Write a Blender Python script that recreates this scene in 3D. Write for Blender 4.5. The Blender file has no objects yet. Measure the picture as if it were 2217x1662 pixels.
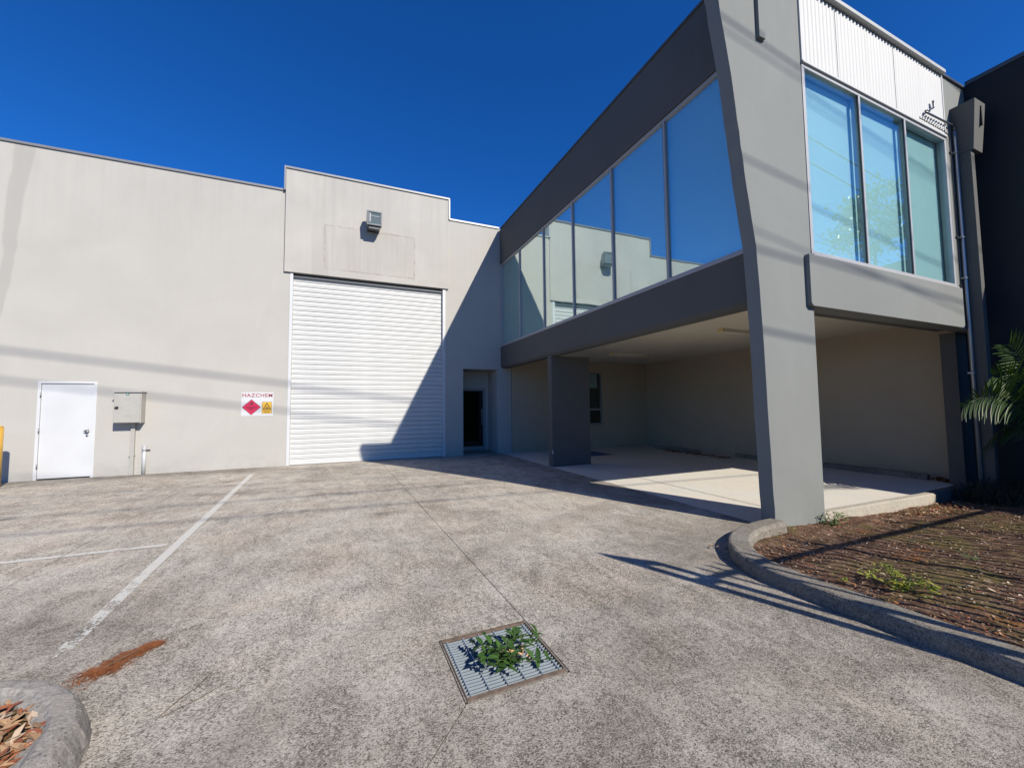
import bpy, bmesh, math, random
from mathutils import Vector, Matrix
R = math.radians
random.seed(7)
sc = bpy.context.scene
col = sc.collection

# ---------------------------------------------------------------- camera
H = 1.42
YAW, PITCH, ROLL, FPX = 0.4062, 0.0580, -0.0101, 865.67
fw = Vector((math.sin(YAW)*math.cos(PITCH), math.cos(YAW)*math.cos(PITCH), math.sin(PITCH)))
rt0 = Vector((math.cos(YAW), -math.sin(YAW), 0)); up0 = rt0.cross(fw)
rt = rt0*math.cos(ROLL)+up0*math.sin(ROLL); up = rt.cross(fw)
cd = bpy.data.cameras.new('camera'); cam = bpy.data.objects.new('camera', cd); col.objects.link(cam)
cd.sensor_width = 36; cd.lens = 36*FPX/2217; cd.clip_end = 2000; cd.clip_start = 0.05
m = Matrix.Identity(4)
for i in range(3):
    m[i][0] = rt[i]; m[i][1] = up[i]; m[i][2] = -fw[i]
m[2][3] = H
cam.matrix_world = m
sc.camera = cam
sc.render.resolution_x = 1024; sc.render.resolution_y = 767

# ---------------------------------------------------------------- light
SUN = Vector((0.39, -1.0, 0.789)).normalized()       # towards the sun
w = bpy.data.worlds.new('World'); sc.world = w; w.use_nodes = True
nt = w.node_tree; nt.nodes.clear()
sky = nt.nodes.new('ShaderNodeTexSky'); sky.sky_type = 'NISHITA'; sky.sun_disc = False
sky.sun_elevation = math.asin(SUN.z); sky.sun_rotation = math.atan2(SUN.x, SUN.y)
sky.altitude = 900; sky.air_density = 1.0; sky.dust_density = 0.35; sky.ozone_density = 4.0
hs = nt.nodes.new('ShaderNodeHueSaturation'); hs.inputs['Saturation'].default_value = 1.25
hs.inputs['Hue'].default_value = 0.497
tn = nt.nodes.new('ShaderNodeMix'); tn.data_type = 'RGBA'; tn.blend_type = 'MULTIPLY'; tn.inputs[0].default_value = 1; tn.inputs[7].default_value = (.45, 1.0, 1.62, 1)
bg = nt.nodes.new('ShaderNodeBackground'); bg.inputs['Strength'].default_value = 0.064
wo = nt.nodes.new('ShaderNodeOutputWorld')
nt.links.new(sky.outputs[0], hs.inputs['Color']); nt.links.new(hs.outputs[0], tn.inputs[6]); nt.links.new(tn.outputs[2], bg.inputs[0]); nt.links.new(bg.outputs[0], wo.inputs[0])
sd = bpy.data.lights.new('sun', 'SUN'); sd.energy = 5.0; sd.angle = R(0.53); sd.color = (1.0, 0.925, 0.79)
so = bpy.data.objects.new('sun', sd); col.objects.link(so)
so.rotation_euler = SUN.to_track_quat('Z', 'Y').to_euler(); so.location = (8, -14, 18)
sc.view_settings.view_transform = 'Standard'; sc.view_settings.look = 'None'
sc.view_settings.exposure = 0.5; sc.view_settings.gamma = 1; sc.view_settings.use_curve_mapping = False

# ---------------------------------------------------------------- helpers
def tag(o, label=None, cat=None, group=None, kind=None):
    if label: o['label'] = label
    if cat: o['category'] = cat
    if group: o['group'] = group
    if kind: o['kind'] = kind
    return o
def empty(name, loc=(0, 0, 0), rz=0):
    o = bpy.data.objects.new(name, None); col.objects.link(o); o.location = loc; o.rotation_euler = (0, 0, rz)
    o.empty_display_size = 0.1
    return o
def link(name, me, parent=None, loc=None):
    o = bpy.data.objects.new(name, me); col.objects.link(o)
    if parent: o.parent = parent
    if loc: o.location = loc
    return o
class MB:
    def __init__(s): s.v = []; s.f = []; s.mi = []; s.cur = 0
    def add(s, vs, fs):
        b = len(s.v); s.v += [tuple(v) for v in vs]; s.f += [tuple(b+i for i in f) for f in fs]; s.mi += [s.cur]*len(fs); return s
    def box(s, x0, x1, y0, y1, z0, z1):
        return s.add([(x0,y0,z0),(x1,y0,z0),(x1,y1,z0),(x0,y1,z0),(x0,y0,z1),(x1,y0,z1),(x1,y1,z1),(x0,y1,z1)],
            [(0,3,2,1),(4,5,6,7),(0,1,5,4),(1,2,6,5),(2,3,7,6),(3,0,4,7)])
    def prism(s, poly, axis, a, b):
        """poly: list of 2-D points in the two other axes, extruded along axis from a to b"""
        def P(p, t):
            return {'x': (t, p[0], p[1]), 'y': (p[0], t, p[1]), 'z': (p[0], p[1], t)}[axis]
        n = len(poly)
        return s.add([P(p, a) for p in poly]+[P(p, b) for p in poly],
            [tuple(range(n)), tuple(range(2*n-1, n-1, -1))]+[(i, i+n, (i+1) % n+n, (i+1) % n) for i in range(n)])
    def tube(s, pts, r, n=10, r2=None, cap=True):
        pts = [Vector(p) for p in pts]; rings = []; prev = None
        for i, p in enumerate(pts):
            d = (pts[min(i+1, len(pts)-1)]-pts[max(i-1, 0)]).normalized()
            a = prev if prev else (Vector((0, 0, 1)) if abs(d.z) < .9 else Vector((1, 0, 0)))
            u = (a-d*a.dot(d)).normalized(); prev = u; v = d.cross(u)
            rr = r if r2 is None else r+(r2-r)*i/(len(pts)-1)
            rings.append([p+(u*math.cos(2*math.pi*k/n)+v*math.sin(2*math.pi*k/n))*rr for k in range(n)])
        vs = [q for g in rings for q in g]; fs = []
        for i in range(len(pts)-1):
            for k in range(n):
                fs.append((i*n+k, i*n+(k+1) % n, (i+1)*n+(k+1) % n, (i+1)*n+k))
        if cap: fs += [tuple(range(n-1, -1, -1)), tuple((len(pts)-1)*n+k for k in range(n))]
        return s.add(vs, fs)
    def mesh(s, name, mats, smooth=False, bevel=0):
        me = bpy.data.meshes.new(name); me.from_pydata(s.v, [], s.f)
        for mm in (mats if isinstance(mats, (list, tuple)) else [mats]): me.materials.append(mm)
        for p, i in zip(me.polygons, s.mi): p.material_index = i
        bm = bmesh.new(); bm.from_mesh(me)
        bmesh.ops.recalc_face_normals(bm, faces=bm.faces)
        if bevel:
            es = [e for e in bm.edges if len(e.link_faces) == 2 and e.calc_face_angle(0) > 0.5]
            bmesh.ops.bevel(bm, geom=es, offset=bevel, segments=2, affect='EDGES', profile=0.6)
        bm.to_mesh(me); bm.free()
        if smooth:
            for p in me.polygons: p.use_smooth = True
        return me
    def build(s, name, mats, parent=None, smooth=False, bevel=0, loc=None):
        return link(name, s.mesh(name, mats, smooth, bevel), parent, loc)
def box(name, mat, parent, x0, x1, y0, y1, z0, z1, bevel=0):
    return MB().box(x0, x1, y0, y1, z0, z1).build(name, mat, parent, bevel=bevel)

# ---------------------------------------------------------------- materials
def mat(name):
    m = bpy.data.materials.new(name); m.use_nodes = True; n = m.node_tree
    return m, n, n.nodes['Principled BSDF'], n.nodes['Material Output']
def N(n, t, **kw):
    x = n.nodes.new(t)
    for k, v in kw.items():
        if k in x.inputs: x.inputs[k].default_value = v
        else: setattr(x, k, v)
    return x
def coord(n, scale=(1, 1, 1), rot=(0, 0, 0), loc=(0, 0, 0), kind='Object'):
    tc = n.nodes.new('ShaderNodeTexCoord'); mp = n.nodes.new('ShaderNodeMapping')
    mp.inputs['Scale'].default_value = scale; mp.inputs['Rotation'].default_value = rot; mp.inputs['Location'].default_value = loc
    n.links.new(tc.outputs[kind], mp.inputs[0]); return mp.outputs[0]
def noise(n, vec, scale, detail=4, rough=.55, dist=0):
    x = N(n, 'ShaderNodeTexNoise'); x.inputs['Scale'].default_value = scale; x.inputs['Detail'].default_value = detail
    x.inputs['Roughness'].default_value = rough; x.inputs['Distortion'].default_value = dist
    n.links.new(vec, x.inputs['Vector']); return x.outputs['Fac']
def ramp(n, fac, stops):
    x = n.nodes.new('ShaderNodeValToRGB'); e = x.color_ramp.elements
    while len(e) < len(stops): e.new(.5)
    for q, (p, c) in zip(e, stops):
        q.position = p; q.color = (c, c, c, 1) if isinstance(c, (int, float)) else (*c, 1)
    n.links.new(fac, x.inputs[0]); return x.outputs[0]
def mix(n, fac, a, b, mode='MIX'):
    x = n.nodes.new('ShaderNodeMix'); x.data_type = 'RGBA'; x.blend_type = mode
    for s, i in ((fac, 0), (a, 6), (b, 7)):
        if isinstance(s, (int, float)): x.inputs[i].default_value = s
        elif isinstance(s, tuple): x.inputs[i].default_value = (*s, 1)
        else: n.links.new(s, x.inputs[i])
    return x.outputs[2]
def mth(n, op, a, b=0.0, c=None, clamp=False):
    x = n.nodes.new('ShaderNodeMath'); x.operation = op; x.use_clamp = clamp
    for i, s in enumerate((a, b) if c is None else (a, b, c)):
        if isinstance(s, (int, float)): x.inputs[i].default_value = s
        else: n.links.new(s, x.inputs[i])
    return x.outputs[0]
def bump(n, bsdf, h, strength=.3, dist=.01):
    b = N(n, 'ShaderNodeBump'); b.inputs['Strength'].default_value = strength; b.inputs['Distance'].default_value = dist
    n.links.new(h, b.inputs['Height']); n.links.new(b.outputs[0], bsdf.inputs['Normal'])
def step(n, v, a, b):
    x = n.nodes.new('ShaderNodeMapRange'); x.interpolation_type = 'SMOOTHSTEP'
    x.inputs['From Min'].default_value = a; x.inputs['From Max'].default_value = b
    n.links.new(v, x.inputs['Value']); return x.outputs[0]
def sepxyz(n):
    tc = n.nodes.new('ShaderNodeTexCoord'); s = n.nodes.new('ShaderNodeSeparateXYZ')
    n.links.new(tc.outputs['Object'], s.inputs[0]); return s.outputs

K = .66      # all paints and surfaces as they are at this exposure
def kk(c, k=K): return tuple(x*k for x in c)
def plain(name, c, rough=.6, metal=0, var=.06, scale=3, bmp=0, bscale=120, spec=.5, k=K):
    c = kk(c, k)
    m, n, b, o = mat(name)
    v = coord(n)
    f = noise(n, v, scale, 5)
    cc = ramp(n, f, [(.3, tuple(x*(1-var) for x in c)), (.7, tuple(min(1, x*(1+var)) for x in c))])
    n.links.new(cc, b.inputs['Base Color']); b.inputs['Roughness'].default_value = rough; b.inputs['Metallic'].default_value = metal
    b.inputs['Specular IOR Level'].default_value = spec
    if bmp: bump(n, b, noise(n, v, bscale, 3), bmp, .004)
    return m

def wall_mat(name, c, streak=.06, extra=None, rough=.85, mott=.035):
    """painted render with vertical rain streaks, faint mottling and a fine texture coat"""
    c = kk(c)
    m, n, b, o = mat(name)
    v = coord(n)
    big = ramp(n, noise(n, v, .7, 4, .6, .6), [(.35, 1-mott*1.3), (.65, 1+mott*.6)])
    sv = coord(n, scale=(5, 5, .22))
    st = ramp(n, noise(n, sv, 1.6, 6, .65, .1), [(.42, 1.0), (.72, 1-streak)])
    s = sepxyz(n)
    top = step(n, s[2], 4.6, 7.6)
    st2 = mix(n, mth(n, 'MULTIPLY_ADD', top, .8, .2), (1, 1, 1), st)
    cc = mix(n, 1.0, mix(n, 1.0, c, big, 'MULTIPLY'), st2, 'MULTIPLY')
    # splash dirt along the foot
    ft = mth(n, 'MULTIPLY', mth(n, 'SUBTRACT', 1.0, step(n, s[2], .02, .5)), ramp(n, noise(n, v, 2.2, 6, .7), [(.4, 0.0), (.75, .5)]))
    cc = mix(n, ft, cc, tuple(x*.62 for x in c))
    if extra: cc = extra(n, cc, s, v)
    n.links.new(cc, b.inputs['Base Color']); b.inputs['Roughness'].default_value = rough
    b.inputs['Specular IOR Level'].default_value = .35
    bump(n, b, noise(n, v, 260, 3, .7), .12, .004)
    return m

def left_stain(n, cc, s, v):
    # tapered water stain running down the far left panel
    wob = mth(n, 'MULTIPLY', mth(n, 'SUBTRACT', noise(n, v, .9, 3), .5), .25)
    cx = mth(n, 'MULTIPLY_ADD', mth(n, 'SUBTRACT', 7.0, s[2]), -.055, -6.27)
    d = mth(n, 'ABSOLUTE', mth(n, 'SUBTRACT', mth(n, 'ADD', s[0], wob), cx))
    half = mth(n, 'MULTIPLY_ADD', mth(n, 'SUBTRACT', s[2], 2.0), .032, .01)
    k = mth(n, 'DIVIDE', d, mth(n, 'MAXIMUM', half, .01))
    msk = mth(n, 'MULTIPLY', mth(n, 'SUBTRACT', 1.0, step(n, k, .8, 1.15)), .55)
    cc = mix(n, msk, cc, kk((.42, .405, .385)))
    f = mth(n, 'MULTIPLY', mth(n, 'SUBTRACT', 1.0, step(n, mth(n, 'ABSOLUTE', mth(n, 'SUBTRACT', s[2], 1.15)), .0, .03)), ramp(n, noise(n, v, 3, 5), [(.62, 0), (.7, .3)]))
    return mix(n, f, cc, kk((.4, .37, .34)))
def ghost(n, cc, s, v):
    # outline and weathering left by a sign board that has been taken down
    x = mth(n, 'ADD', s[0], mth(n, 'MULTIPLY', mth(n, 'SUBTRACT', noise(n, v, 30, 2), .5), .04))
    z = mth(n, 'ADD', s[2], mth(n, 'MULTIPLY', mth(n, 'SUBTRACT', noise(n, v, 25, 2), .5), .04))
    dx = mth(n, 'SUBTRACT', mth(n, 'ABSOLUTE', mth(n, 'SUBTRACT', x, .745)), 1.185)
    dz = mth(n, 'SUBTRACT', mth(n, 'ABSOLUTE', mth(n, 'SUBTRACT', z, 5.76)), .60)
    d = mth(n, 'MAXIMUM', dx, dz)
    inside = mth(n, 'SUBTRACT', 1.0, step(n, d, -.02, .02))
    sv = coord(n, scale=(9, 9, .25))
    st = ramp(n, noise(n, sv, 2.6, 5, .7), [(.38, .03), (.66, .26)])
    cc = mix(n, mth(n, 'MULTIPLY', inside, st), cc, kk((.36, .325, .28)))
    line = mth(n, 'SUBTRACT', 1.0, step(n, mth(n, 'ABSOLUTE', d), .006, .035))
    brk = ramp(n, noise(n, v, 6, 4, .7), [(.42, .03), (.60, .5)])
    cc = mix(n, mth(n, 'MULTIPLY', line, brk), cc, kk((.30, .25, .20)))
    # long wash marks left and right of it
    col1 = mth(n, 'SUBTRACT', 1.0, step(n, mth(n, 'ABSOLUTE', mth(n, 'SUBTRACT', mth(n, 'ADD', s[0], mth(n, 'MULTIPLY', s[2], .03)), -.38)), .17, .23))
    cc = mix(n, mth(n, 'MULTIPLY', col1, mth(n, 'MULTIPLY', mth(n, 'SUBTRACT', 1.0, step(n, s[2], 5.2, 7.0)), .28)), cc, kk((.40, .37, .335)))
    return cc
CW = (.565, .548, .52)
M = {}
M['cream'] = wall_mat('cream_render', CW, .07, left_stain)
M['cream_head'] = wall_mat('cream_header', (.58, .56, .53), .10, ghost, mott=.05)
M['cream_in'] = wall_mat('cream_carport', (.58, .49, .38), .04)
M['grey'] = wall_mat('grey_render', (.275, .29, .285), .10, mott=.05)
M['grey_dk'] = wall_mat('dark_and_shaded_grey', (.135, .134, .130), .06, mott=.06)  # blade's grey darkened for the shaded beam and upper wall; hopper's own dark grey
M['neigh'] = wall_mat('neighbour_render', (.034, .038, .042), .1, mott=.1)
M['grey_mid'] = wall_mat('mid_grey_render', (.16, .165, .16), .08)
M['ceil'] = plain('ceiling_paint', (.88, .81, .67), .9, var=.04, scale=1.5)
M['white'] = plain('white_paint', (.72, .74, .775), .5, var=.045, scale=1.6)
M['shutter'] = plain('shutter_steel', (.73, .74, .745), .5, var=.05, scale=2.5)
M['sheet'] = plain('corrugated_steel', (.67, .675, .685), .6, var=.03, scale=2)
M['alu'] = plain('aluminium', (.50, .50, .53), .5, .1, var=.03)
M['alu_dk'] = plain('weathered_aluminium', (.36, .38, .40), .45, .3, var=.05)
M['cap'] = plain('capping_steel', (.27, .28, .30), .45, .2)
M['lampgrey'] = plain('lamp_housing', (.25, .27, .28), .5, .2)
M['lensgrey'] = plain('lamp_lens', (.16, .20, .21), .15)
M['cap_lt'] = plain('light_capping', (.56, .575, .55), .45, .1)
M['cap_dk'] = plain('dark_capping', (.10, .11, .12), .5)
M['galv'] = plain('galvanised_pipe', (.60, .63, .67), .42, .55, var=.06, scale=8)
M['black'] = plain('black_plastic', (.012, .012, .014), .5)
M['dark'] = plain('dark_void', (.02, .02, .022), .9)
M['pvc'] = plain('pvc', (.64, .66, .70), .4)
M['beige'] = plain('beige_enamel', (.50, .485, .455), .5, var=.05, scale=5)
M['yellow'] = plain('yellow_paint', (.72, .42, .06), .45, var=.10, scale=9)
M['red'] = plain('sign_red', (.72, .02, .10), .5, var=.02)
M['redtext'] = plain('sign_lettering', (.42, .06, .10), .5, var=.02)
M['amber'] = plain('sign_amber', (.85, .50, .04), .5, var=.02)
M['ink'] = plain('sign_ink', (.03, .02, .02), .6)
M['green'] = plain('sticker_green', (.02, .20, .16), .5)
M['steel'] = plain('door_furniture', (.35, .35, .37), .3, .9)
M['rust'] = plain('rusty_angle', (.20, .145, .11), .85, .1, var=.35, scale=22, bmp=.4)
M['grate'] = plain('grate_steel', (.42, .50, .58), .5, .25, var=.10, scale=14)
M['grime'] = plain('grate_grime', (.07, .065, .06), .9, var=.3, scale=40)
M['picket'] = plain('fence_steel', (.05, .05, .055), .5)
M['cable'] = plain('cable_black', (.02, .02, .02), .7)
M['timber'] = plain('pole_timber', (.16, .12, .09), .85, var=.3, scale=6)
M['tube'] = plain('opal_tube', (.9, .85, .74), .5, var=.05)
M['tubecap'] = plain('aged_plastic', (.95, .78, .42), .6, var=.1)
M['bark'] = plain('bark', (.14, .10, .07), .9, var=.35, scale=12, bmp=.5, bscale=30)
M['road'] = plain('asphalt', (.05, .05, .052), .9, var=.2, scale=30)
M['deadgrass'] = plain('dead_grass', (.045, .04, .022), .9, var=.4, scale=20)
M['flower'] = plain('dry_flower', (.85, .50, .28), .7, var=.15, scale=30)
M['twig'] = plain('stem', (.12, .16, .05), .8, var=.2, scale=30)
M['bluepaint'] = plain('blue_bay_paint', (.05, .12, .32), .7, var=.25, scale=6)

def leaf_mat(name, c1, c2, trans=.3, rough=.4):
    c1, c2 = kk(c1, .75), kk(c2, .75)
    m, n, b, o = mat(name)
    oi = n.nodes.new('ShaderNodeObjectInfo'); v = coord(n)
    f = mth(n, 'ADD', mth(n, 'MULTIPLY', noise(n, v, 9, 3), .8), mth(n, 'MULTIPLY', oi.outputs['Random'], .4))
    cc = ramp(n, f, [(.25, c1), (.85, c2)])
    n.links.new(cc, b.inputs['Base Color']); b.inputs['Roughness'].default_value = rough
    t = n.nodes.new('ShaderNodeBsdfTranslucent'); n.links.new(mix(n, 1.0, cc, (1.3, 1.5, .5), 'MULTIPLY'), t.inputs[0])
    mx = n.nodes.new('ShaderNodeMixShader'); mx.inputs[0].default_value = trans
    n.links.new(b.outputs[0], mx.inputs[1]); n.links.new(t.outputs[0], mx.inputs[2]); n.links.new(mx.outputs[0], o.inputs[0])
    return m
M['leaf'] = leaf_mat('broad_leaf', (.035, .085, .018), (.09, .19, .04))
M['leafy'] = leaf_mat('yellow_green_leaf', (.18, .28, .04), (.55, .52, .10), .35)
M['leafg'] = leaf_mat('grey_green_leaf', (.12, .19, .07), (.24, .32, .14), .3)
M['palm'] = leaf_mat('palm_leaf', (.02, .05, .014), (.06, .115, .03), .25, .35)
M['tree'] = leaf_mat('tree_leaf', (.05, .09, .02), (.13, .20, .05), .3)
M['dry'] = leaf_mat('dry_leaf', (.22, .10, .04), (.62, .42, .25), .15, .7)
M['drypale'] = leaf_mat('pale_dry_leaf', (.50, .34, .22), (.72, .58, .46), .15, .6)
M['dryred'] = leaf_mat('red_dry_leaf', (.20, .05, .025), (.40, .15, .07), .1, .7)
M['straw'] = leaf_mat('bark_straw', (.24, .07, .02), (.55, .22, .07), .1, .8)

def concrete(name, light, dark, lo=.40, hi=.62, sp=105, bstr=.55, grime=True, contrast=1.0):
    """broom-worn exposed-aggregate concrete: pale mortar, dark pits, mottling, stains"""
    light, dark = kk(light), kk(dark)
    m, n, b, o = mat(name)
    v = coord(n); s = sepxyz(n)
    warp = coord(n, scale=(1.0, 1.6, 1.0), rot=(0, 0, .5))
    f1 = noise(n, warp, sp, 3, .62, .9)
    f2 = noise(n, v, sp*.33, 4, .7, .6)
    f3 = noise(n, v, 2.6, 7, .66, .9)
    f4 = noise(n, v, .55, 5, .6, .4)
    f5 = noise(n, coord(n, rot=(0, 0, .9), scale=(1, .35, 1)), 5.5, 6, .7, 1.6)
    mask = mth(n, 'ADD', mth(n, 'MULTIPLY', f1, .70*contrast), mth(n, 'MULTIPLY', f2, .30))
    mask = mth(n, 'ADD', mask, mth(n, 'MULTIPLY', mth(n, 'SUBTRACT', f3, .5), .17))
    mask = mth(n, 'ADD', mask, mth(n, 'MULTIPLY', mth(n, 'SUBTRACT', f4, .5), .16))
    mask = mth(n, 'ADD', mask, mth(n, 'MULTIPLY', mth(n, 'SUBTRACT', f5, .5), .16))
    cc = ramp(n, mask, [(lo, dark), ((lo+hi)/2, tuple((a*.55+c*.45) for a, c in zip(light, dark))), (hi, light)])
    tint = ramp(n, noise(n, v, 1.3, 4, .6, .5), [(.35, (1.02, .985, .95)), (.65, (.98, 1.0, 1.01))])
    cc = mix(n, 1.0, cc, tint, 'MULTIPLY')
    # scattered dark pits and pale stones
    vo = N(n, 'ShaderNodeTexVoronoi'); vo.inputs['Scale'].default_value = 46; n.links.new(v, vo.inputs['Vector'])
    sepc = n.nodes.new('ShaderNodeSeparateColor'); n.links.new(vo.outputs['Color'], sepc.inputs[0])
    spot = mth(n, 'MULTIPLY', mth(n, 'LESS_THAN', vo.outputs['Distance'], .22), mth(n, 'GREATER_THAN', sepc.outputs[0], .80))
    cc = mix(n, mth(n, 'MULTIPLY', spot, .75), cc, tuple(x*.42 for x in dark))
    spot2 = mth(n, 'MULTIPLY', mth(n, 'LESS_THAN', vo.outputs['Distance'], .17), mth(n, 'LESS_THAN', sepc.outputs[0], .10))
    cc = mix(n, mth(n, 'MULTIPLY', spot2, .6), cc, tuple(min(1, x*1.35) for x in light))
    if grime:
        # tyre-worn arcs where vehicles swing in, oil spots
        ax_ = mth(n, 'ADD', s[0], mth(n, 'MULTIPLY', noise(n, v, .8, 2), .5)); by_ = mth(n, 'ADD', s[1], 3.0)
        rad = mth(n, 'SQRT', mth(n, 'ADD', mth(n, 'MULTIPLY', mth(n, 'SUBTRACT', ax_, 6.4), mth(n, 'SUBTRACT', ax_, 6.4)), mth(n, 'MULTIPLY', by_, by_)))
        for r0 in (5.15, 6.75, 8.3):
            bandm = mth(n, 'SUBTRACT', 1.0, step(n, mth(n, 'ABSOLUTE', mth(n, 'SUBTRACT', rad, r0)), .05, .26))
            cc = mix(n, mth(n, 'MULTIPLY', mth(n, 'MULTIPLY', bandm, .30), ramp(n, f5, [(.35, .2), (.65, 1.0)])), cc, kk((.20, .18, .155)))
        vs_ = N(n, 'ShaderNodeTexVoronoi'); vs_.inputs['Scale'].default_value = .9; n.links.new(coord(n, loc=(.3, .7, 0)), vs_.inputs['Vector'])
        spd = mth(n, 'ADD', vs_.outputs['Distance'], mth(n, 'MULTIPLY', mth(n, 'SUBTRACT', noise(n, v, 9, 4, .7), .5), .16))
        cc = mix(n, mth(n, 'MULTIPLY', mth(n, 'SUBTRACT', 1.0, step(n, spd, .03, .13)), .45), cc, kk((.12, .105, .09)))
        # fine wandering cracks
        ck = mth(n, 'ABSOLUTE', mth(n, 'SUBTRACT', noise(n, coord(n, loc=(5, 2, 0)), .42, 5, .62), .5))
        cc = mix(n, mth(n, 'MULTIPLY', mth(n, 'SUBTRACT', 1.0, step(n, ck, .0003, .0011)), .5), cc, kk((.08, .07, .06)))
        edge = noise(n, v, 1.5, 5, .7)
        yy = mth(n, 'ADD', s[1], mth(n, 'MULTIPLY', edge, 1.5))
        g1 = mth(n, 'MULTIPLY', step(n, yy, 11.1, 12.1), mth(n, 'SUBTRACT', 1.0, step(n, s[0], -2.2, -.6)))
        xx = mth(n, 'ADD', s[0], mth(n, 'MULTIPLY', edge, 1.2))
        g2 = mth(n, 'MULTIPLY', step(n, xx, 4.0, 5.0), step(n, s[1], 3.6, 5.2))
        # broad darker tone at the kerb and by the camera
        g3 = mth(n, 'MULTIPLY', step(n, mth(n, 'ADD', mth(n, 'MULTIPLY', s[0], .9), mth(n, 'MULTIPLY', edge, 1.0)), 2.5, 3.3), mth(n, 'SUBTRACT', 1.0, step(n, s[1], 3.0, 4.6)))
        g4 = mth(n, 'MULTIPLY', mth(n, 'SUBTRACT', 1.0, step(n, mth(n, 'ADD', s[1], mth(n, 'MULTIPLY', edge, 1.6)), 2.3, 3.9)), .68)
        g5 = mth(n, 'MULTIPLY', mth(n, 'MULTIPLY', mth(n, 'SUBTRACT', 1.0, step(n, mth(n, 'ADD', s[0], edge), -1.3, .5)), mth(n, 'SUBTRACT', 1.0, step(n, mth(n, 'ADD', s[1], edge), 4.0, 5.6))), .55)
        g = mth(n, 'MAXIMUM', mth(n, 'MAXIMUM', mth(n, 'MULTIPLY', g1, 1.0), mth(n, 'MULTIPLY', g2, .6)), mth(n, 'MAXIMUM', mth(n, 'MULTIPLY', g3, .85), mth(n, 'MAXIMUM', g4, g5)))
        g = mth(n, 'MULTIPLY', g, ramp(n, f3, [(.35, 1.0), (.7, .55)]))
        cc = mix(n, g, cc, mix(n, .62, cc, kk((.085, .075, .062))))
    n.links.new(cc, b.inputs['Base Color']); b.inputs['Roughness'].default_value = .92
    b.inputs['Specular IOR Level'].default_value = .25
    bump(n, b, mth(n, 'SUBTRACT', mth(n, 'ADD', mth(n, 'MULTIPLY', f1, .8), f2), mth(n, 'MULTIPLY', spot, .5)), bstr, .006)
    return m
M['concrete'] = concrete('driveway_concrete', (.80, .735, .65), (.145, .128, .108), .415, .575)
M['slabfloor'] = concrete('carport_concrete', (.86, .83, .77), (.66, .62, .55), .3, .62, sp=60, bstr=.15, grime=False)
M['kerb'] = concrete('kerb_concrete', (.38, .355, .315), (.11, .098, .085), .38, .60, sp=90, bstr=.4, grime=False)
M['kerbisl'] = concrete('island_kerb_concrete', (.47, .44, .405), (.22, .20, .18), .36, .60, sp=80, bstr=.35, grime=False)
M['kerbpale'] = concrete('pale_kerb_concrete', (.62, .58, .50), (.36, .32, .26), .33, .62, sp=60, bstr=.25, grime=False)

def line_paint(name, wear):
    m, n, b, o = mat(name)
    v = coord(n); s = sepxyz(n)
    f = mth(n, 'ADD', mth(n, 'MULTIPLY', noise(n, v, 55, 4, .7), .6), mth(n, 'MULTIPLY', noise(n, v, 6, 4, .6), .4))
    if wear == 'graded':
        k = mth(n, 'MULTIPLY_ADD', step(n, s[1], 3.0, 5.2), -.16, .56)
        f = mth(n, 'ADD', f, mth(n, 'SUBTRACT', .5, k))
        fac = ramp(n, f, [(.44, 0.0), (.50, 1.0)])
    else:
        fac = ramp(n, f, [(wear, 0.0), (wear+.07, 1.0)])
    b.inputs['Base Color'].default_value = (.47, .46, .43, 1); b.inputs['Roughness'].default_value = .8
    t = n.nodes.new('ShaderNodeBsdfTransparent'); mx = n.nodes.new('ShaderNodeMixShader')
    n.links.new(fac, mx.inputs[0]); n.links.new(t.outputs[0], mx.inputs[1]); n.links.new(b.outputs[0], mx.inputs[2]); n.links.new(mx.outputs[0], o.inputs[0])
    return m
M['line'] = line_paint('worn_line_paint', 'graded'); M['line2'] = line_paint('line_paint', .40); M['linefaint'] = line_paint('faded_line_paint', .53)

def glass_mat(name, tint, base, gain, rough=0.0, wob=0):
    m, n, b, o = mat(name); n.nodes.remove(b)
    fr = N(n, 'ShaderNodeLayerWeight'); fr.inputs['Blend'].default_value = .5
    fac = mth(n, 'MULTIPLY_ADD', mth(n, 'POWER', fr.outputs['Facing'], 1.6), gain, base, clamp=True)
    g = N(n, 'ShaderNodeBsdfGlossy'); g.inputs['Roughness'].default_value = rough; g.inputs['Color'].default_value = (.87, .98, .96, 1)
    if wob:
        bb = N(n, 'ShaderNodeBump'); bb.inputs['Strength'].default_value = wob; bb.inputs['Distance'].default_value = .05
        n.links.new(noise(n, coord(n), 1.1, 1), bb.inputs['Height']); n.links.new(bb.outputs[0], g.inputs['Normal'])
    t = N(n, 'ShaderNodeBsdfTransparent'); t.inputs['Color'].default_value = (*tint, 1)
    mx = n.nodes.new('ShaderNodeMixShader'); n.links.new(fac, mx.inputs[0]); n.links.new(t.outputs[0], mx.inputs[1]); n.links.new(g.outputs[0], mx.inputs[2])
    n.links.new(mx.outputs[0], o.inputs[0]); return m
M['glass'] = glass_mat('tinted_office_glass', (.93, .98, .97), .27, .80, .012, wob=.04)
M['glassf'] = glass_mat('front_office_glass', (.86, .95, .965), .04, .42)
M['glassclr'] = glass_mat('clear_glass', (.8, .85, .86), .04, .6)
M['glassdk'] = glass_mat('dark_glass', (.25, .26, .28), .05, .7)
M['blind'] = plain('frosted_blind', (.50, .60, .60), .9, var=.03, scale=1.2, k=1)
M['film'] = plain('frosted_film', (.78, .93, .88), .9, var=.04, scale=.8, k=1)

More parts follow.
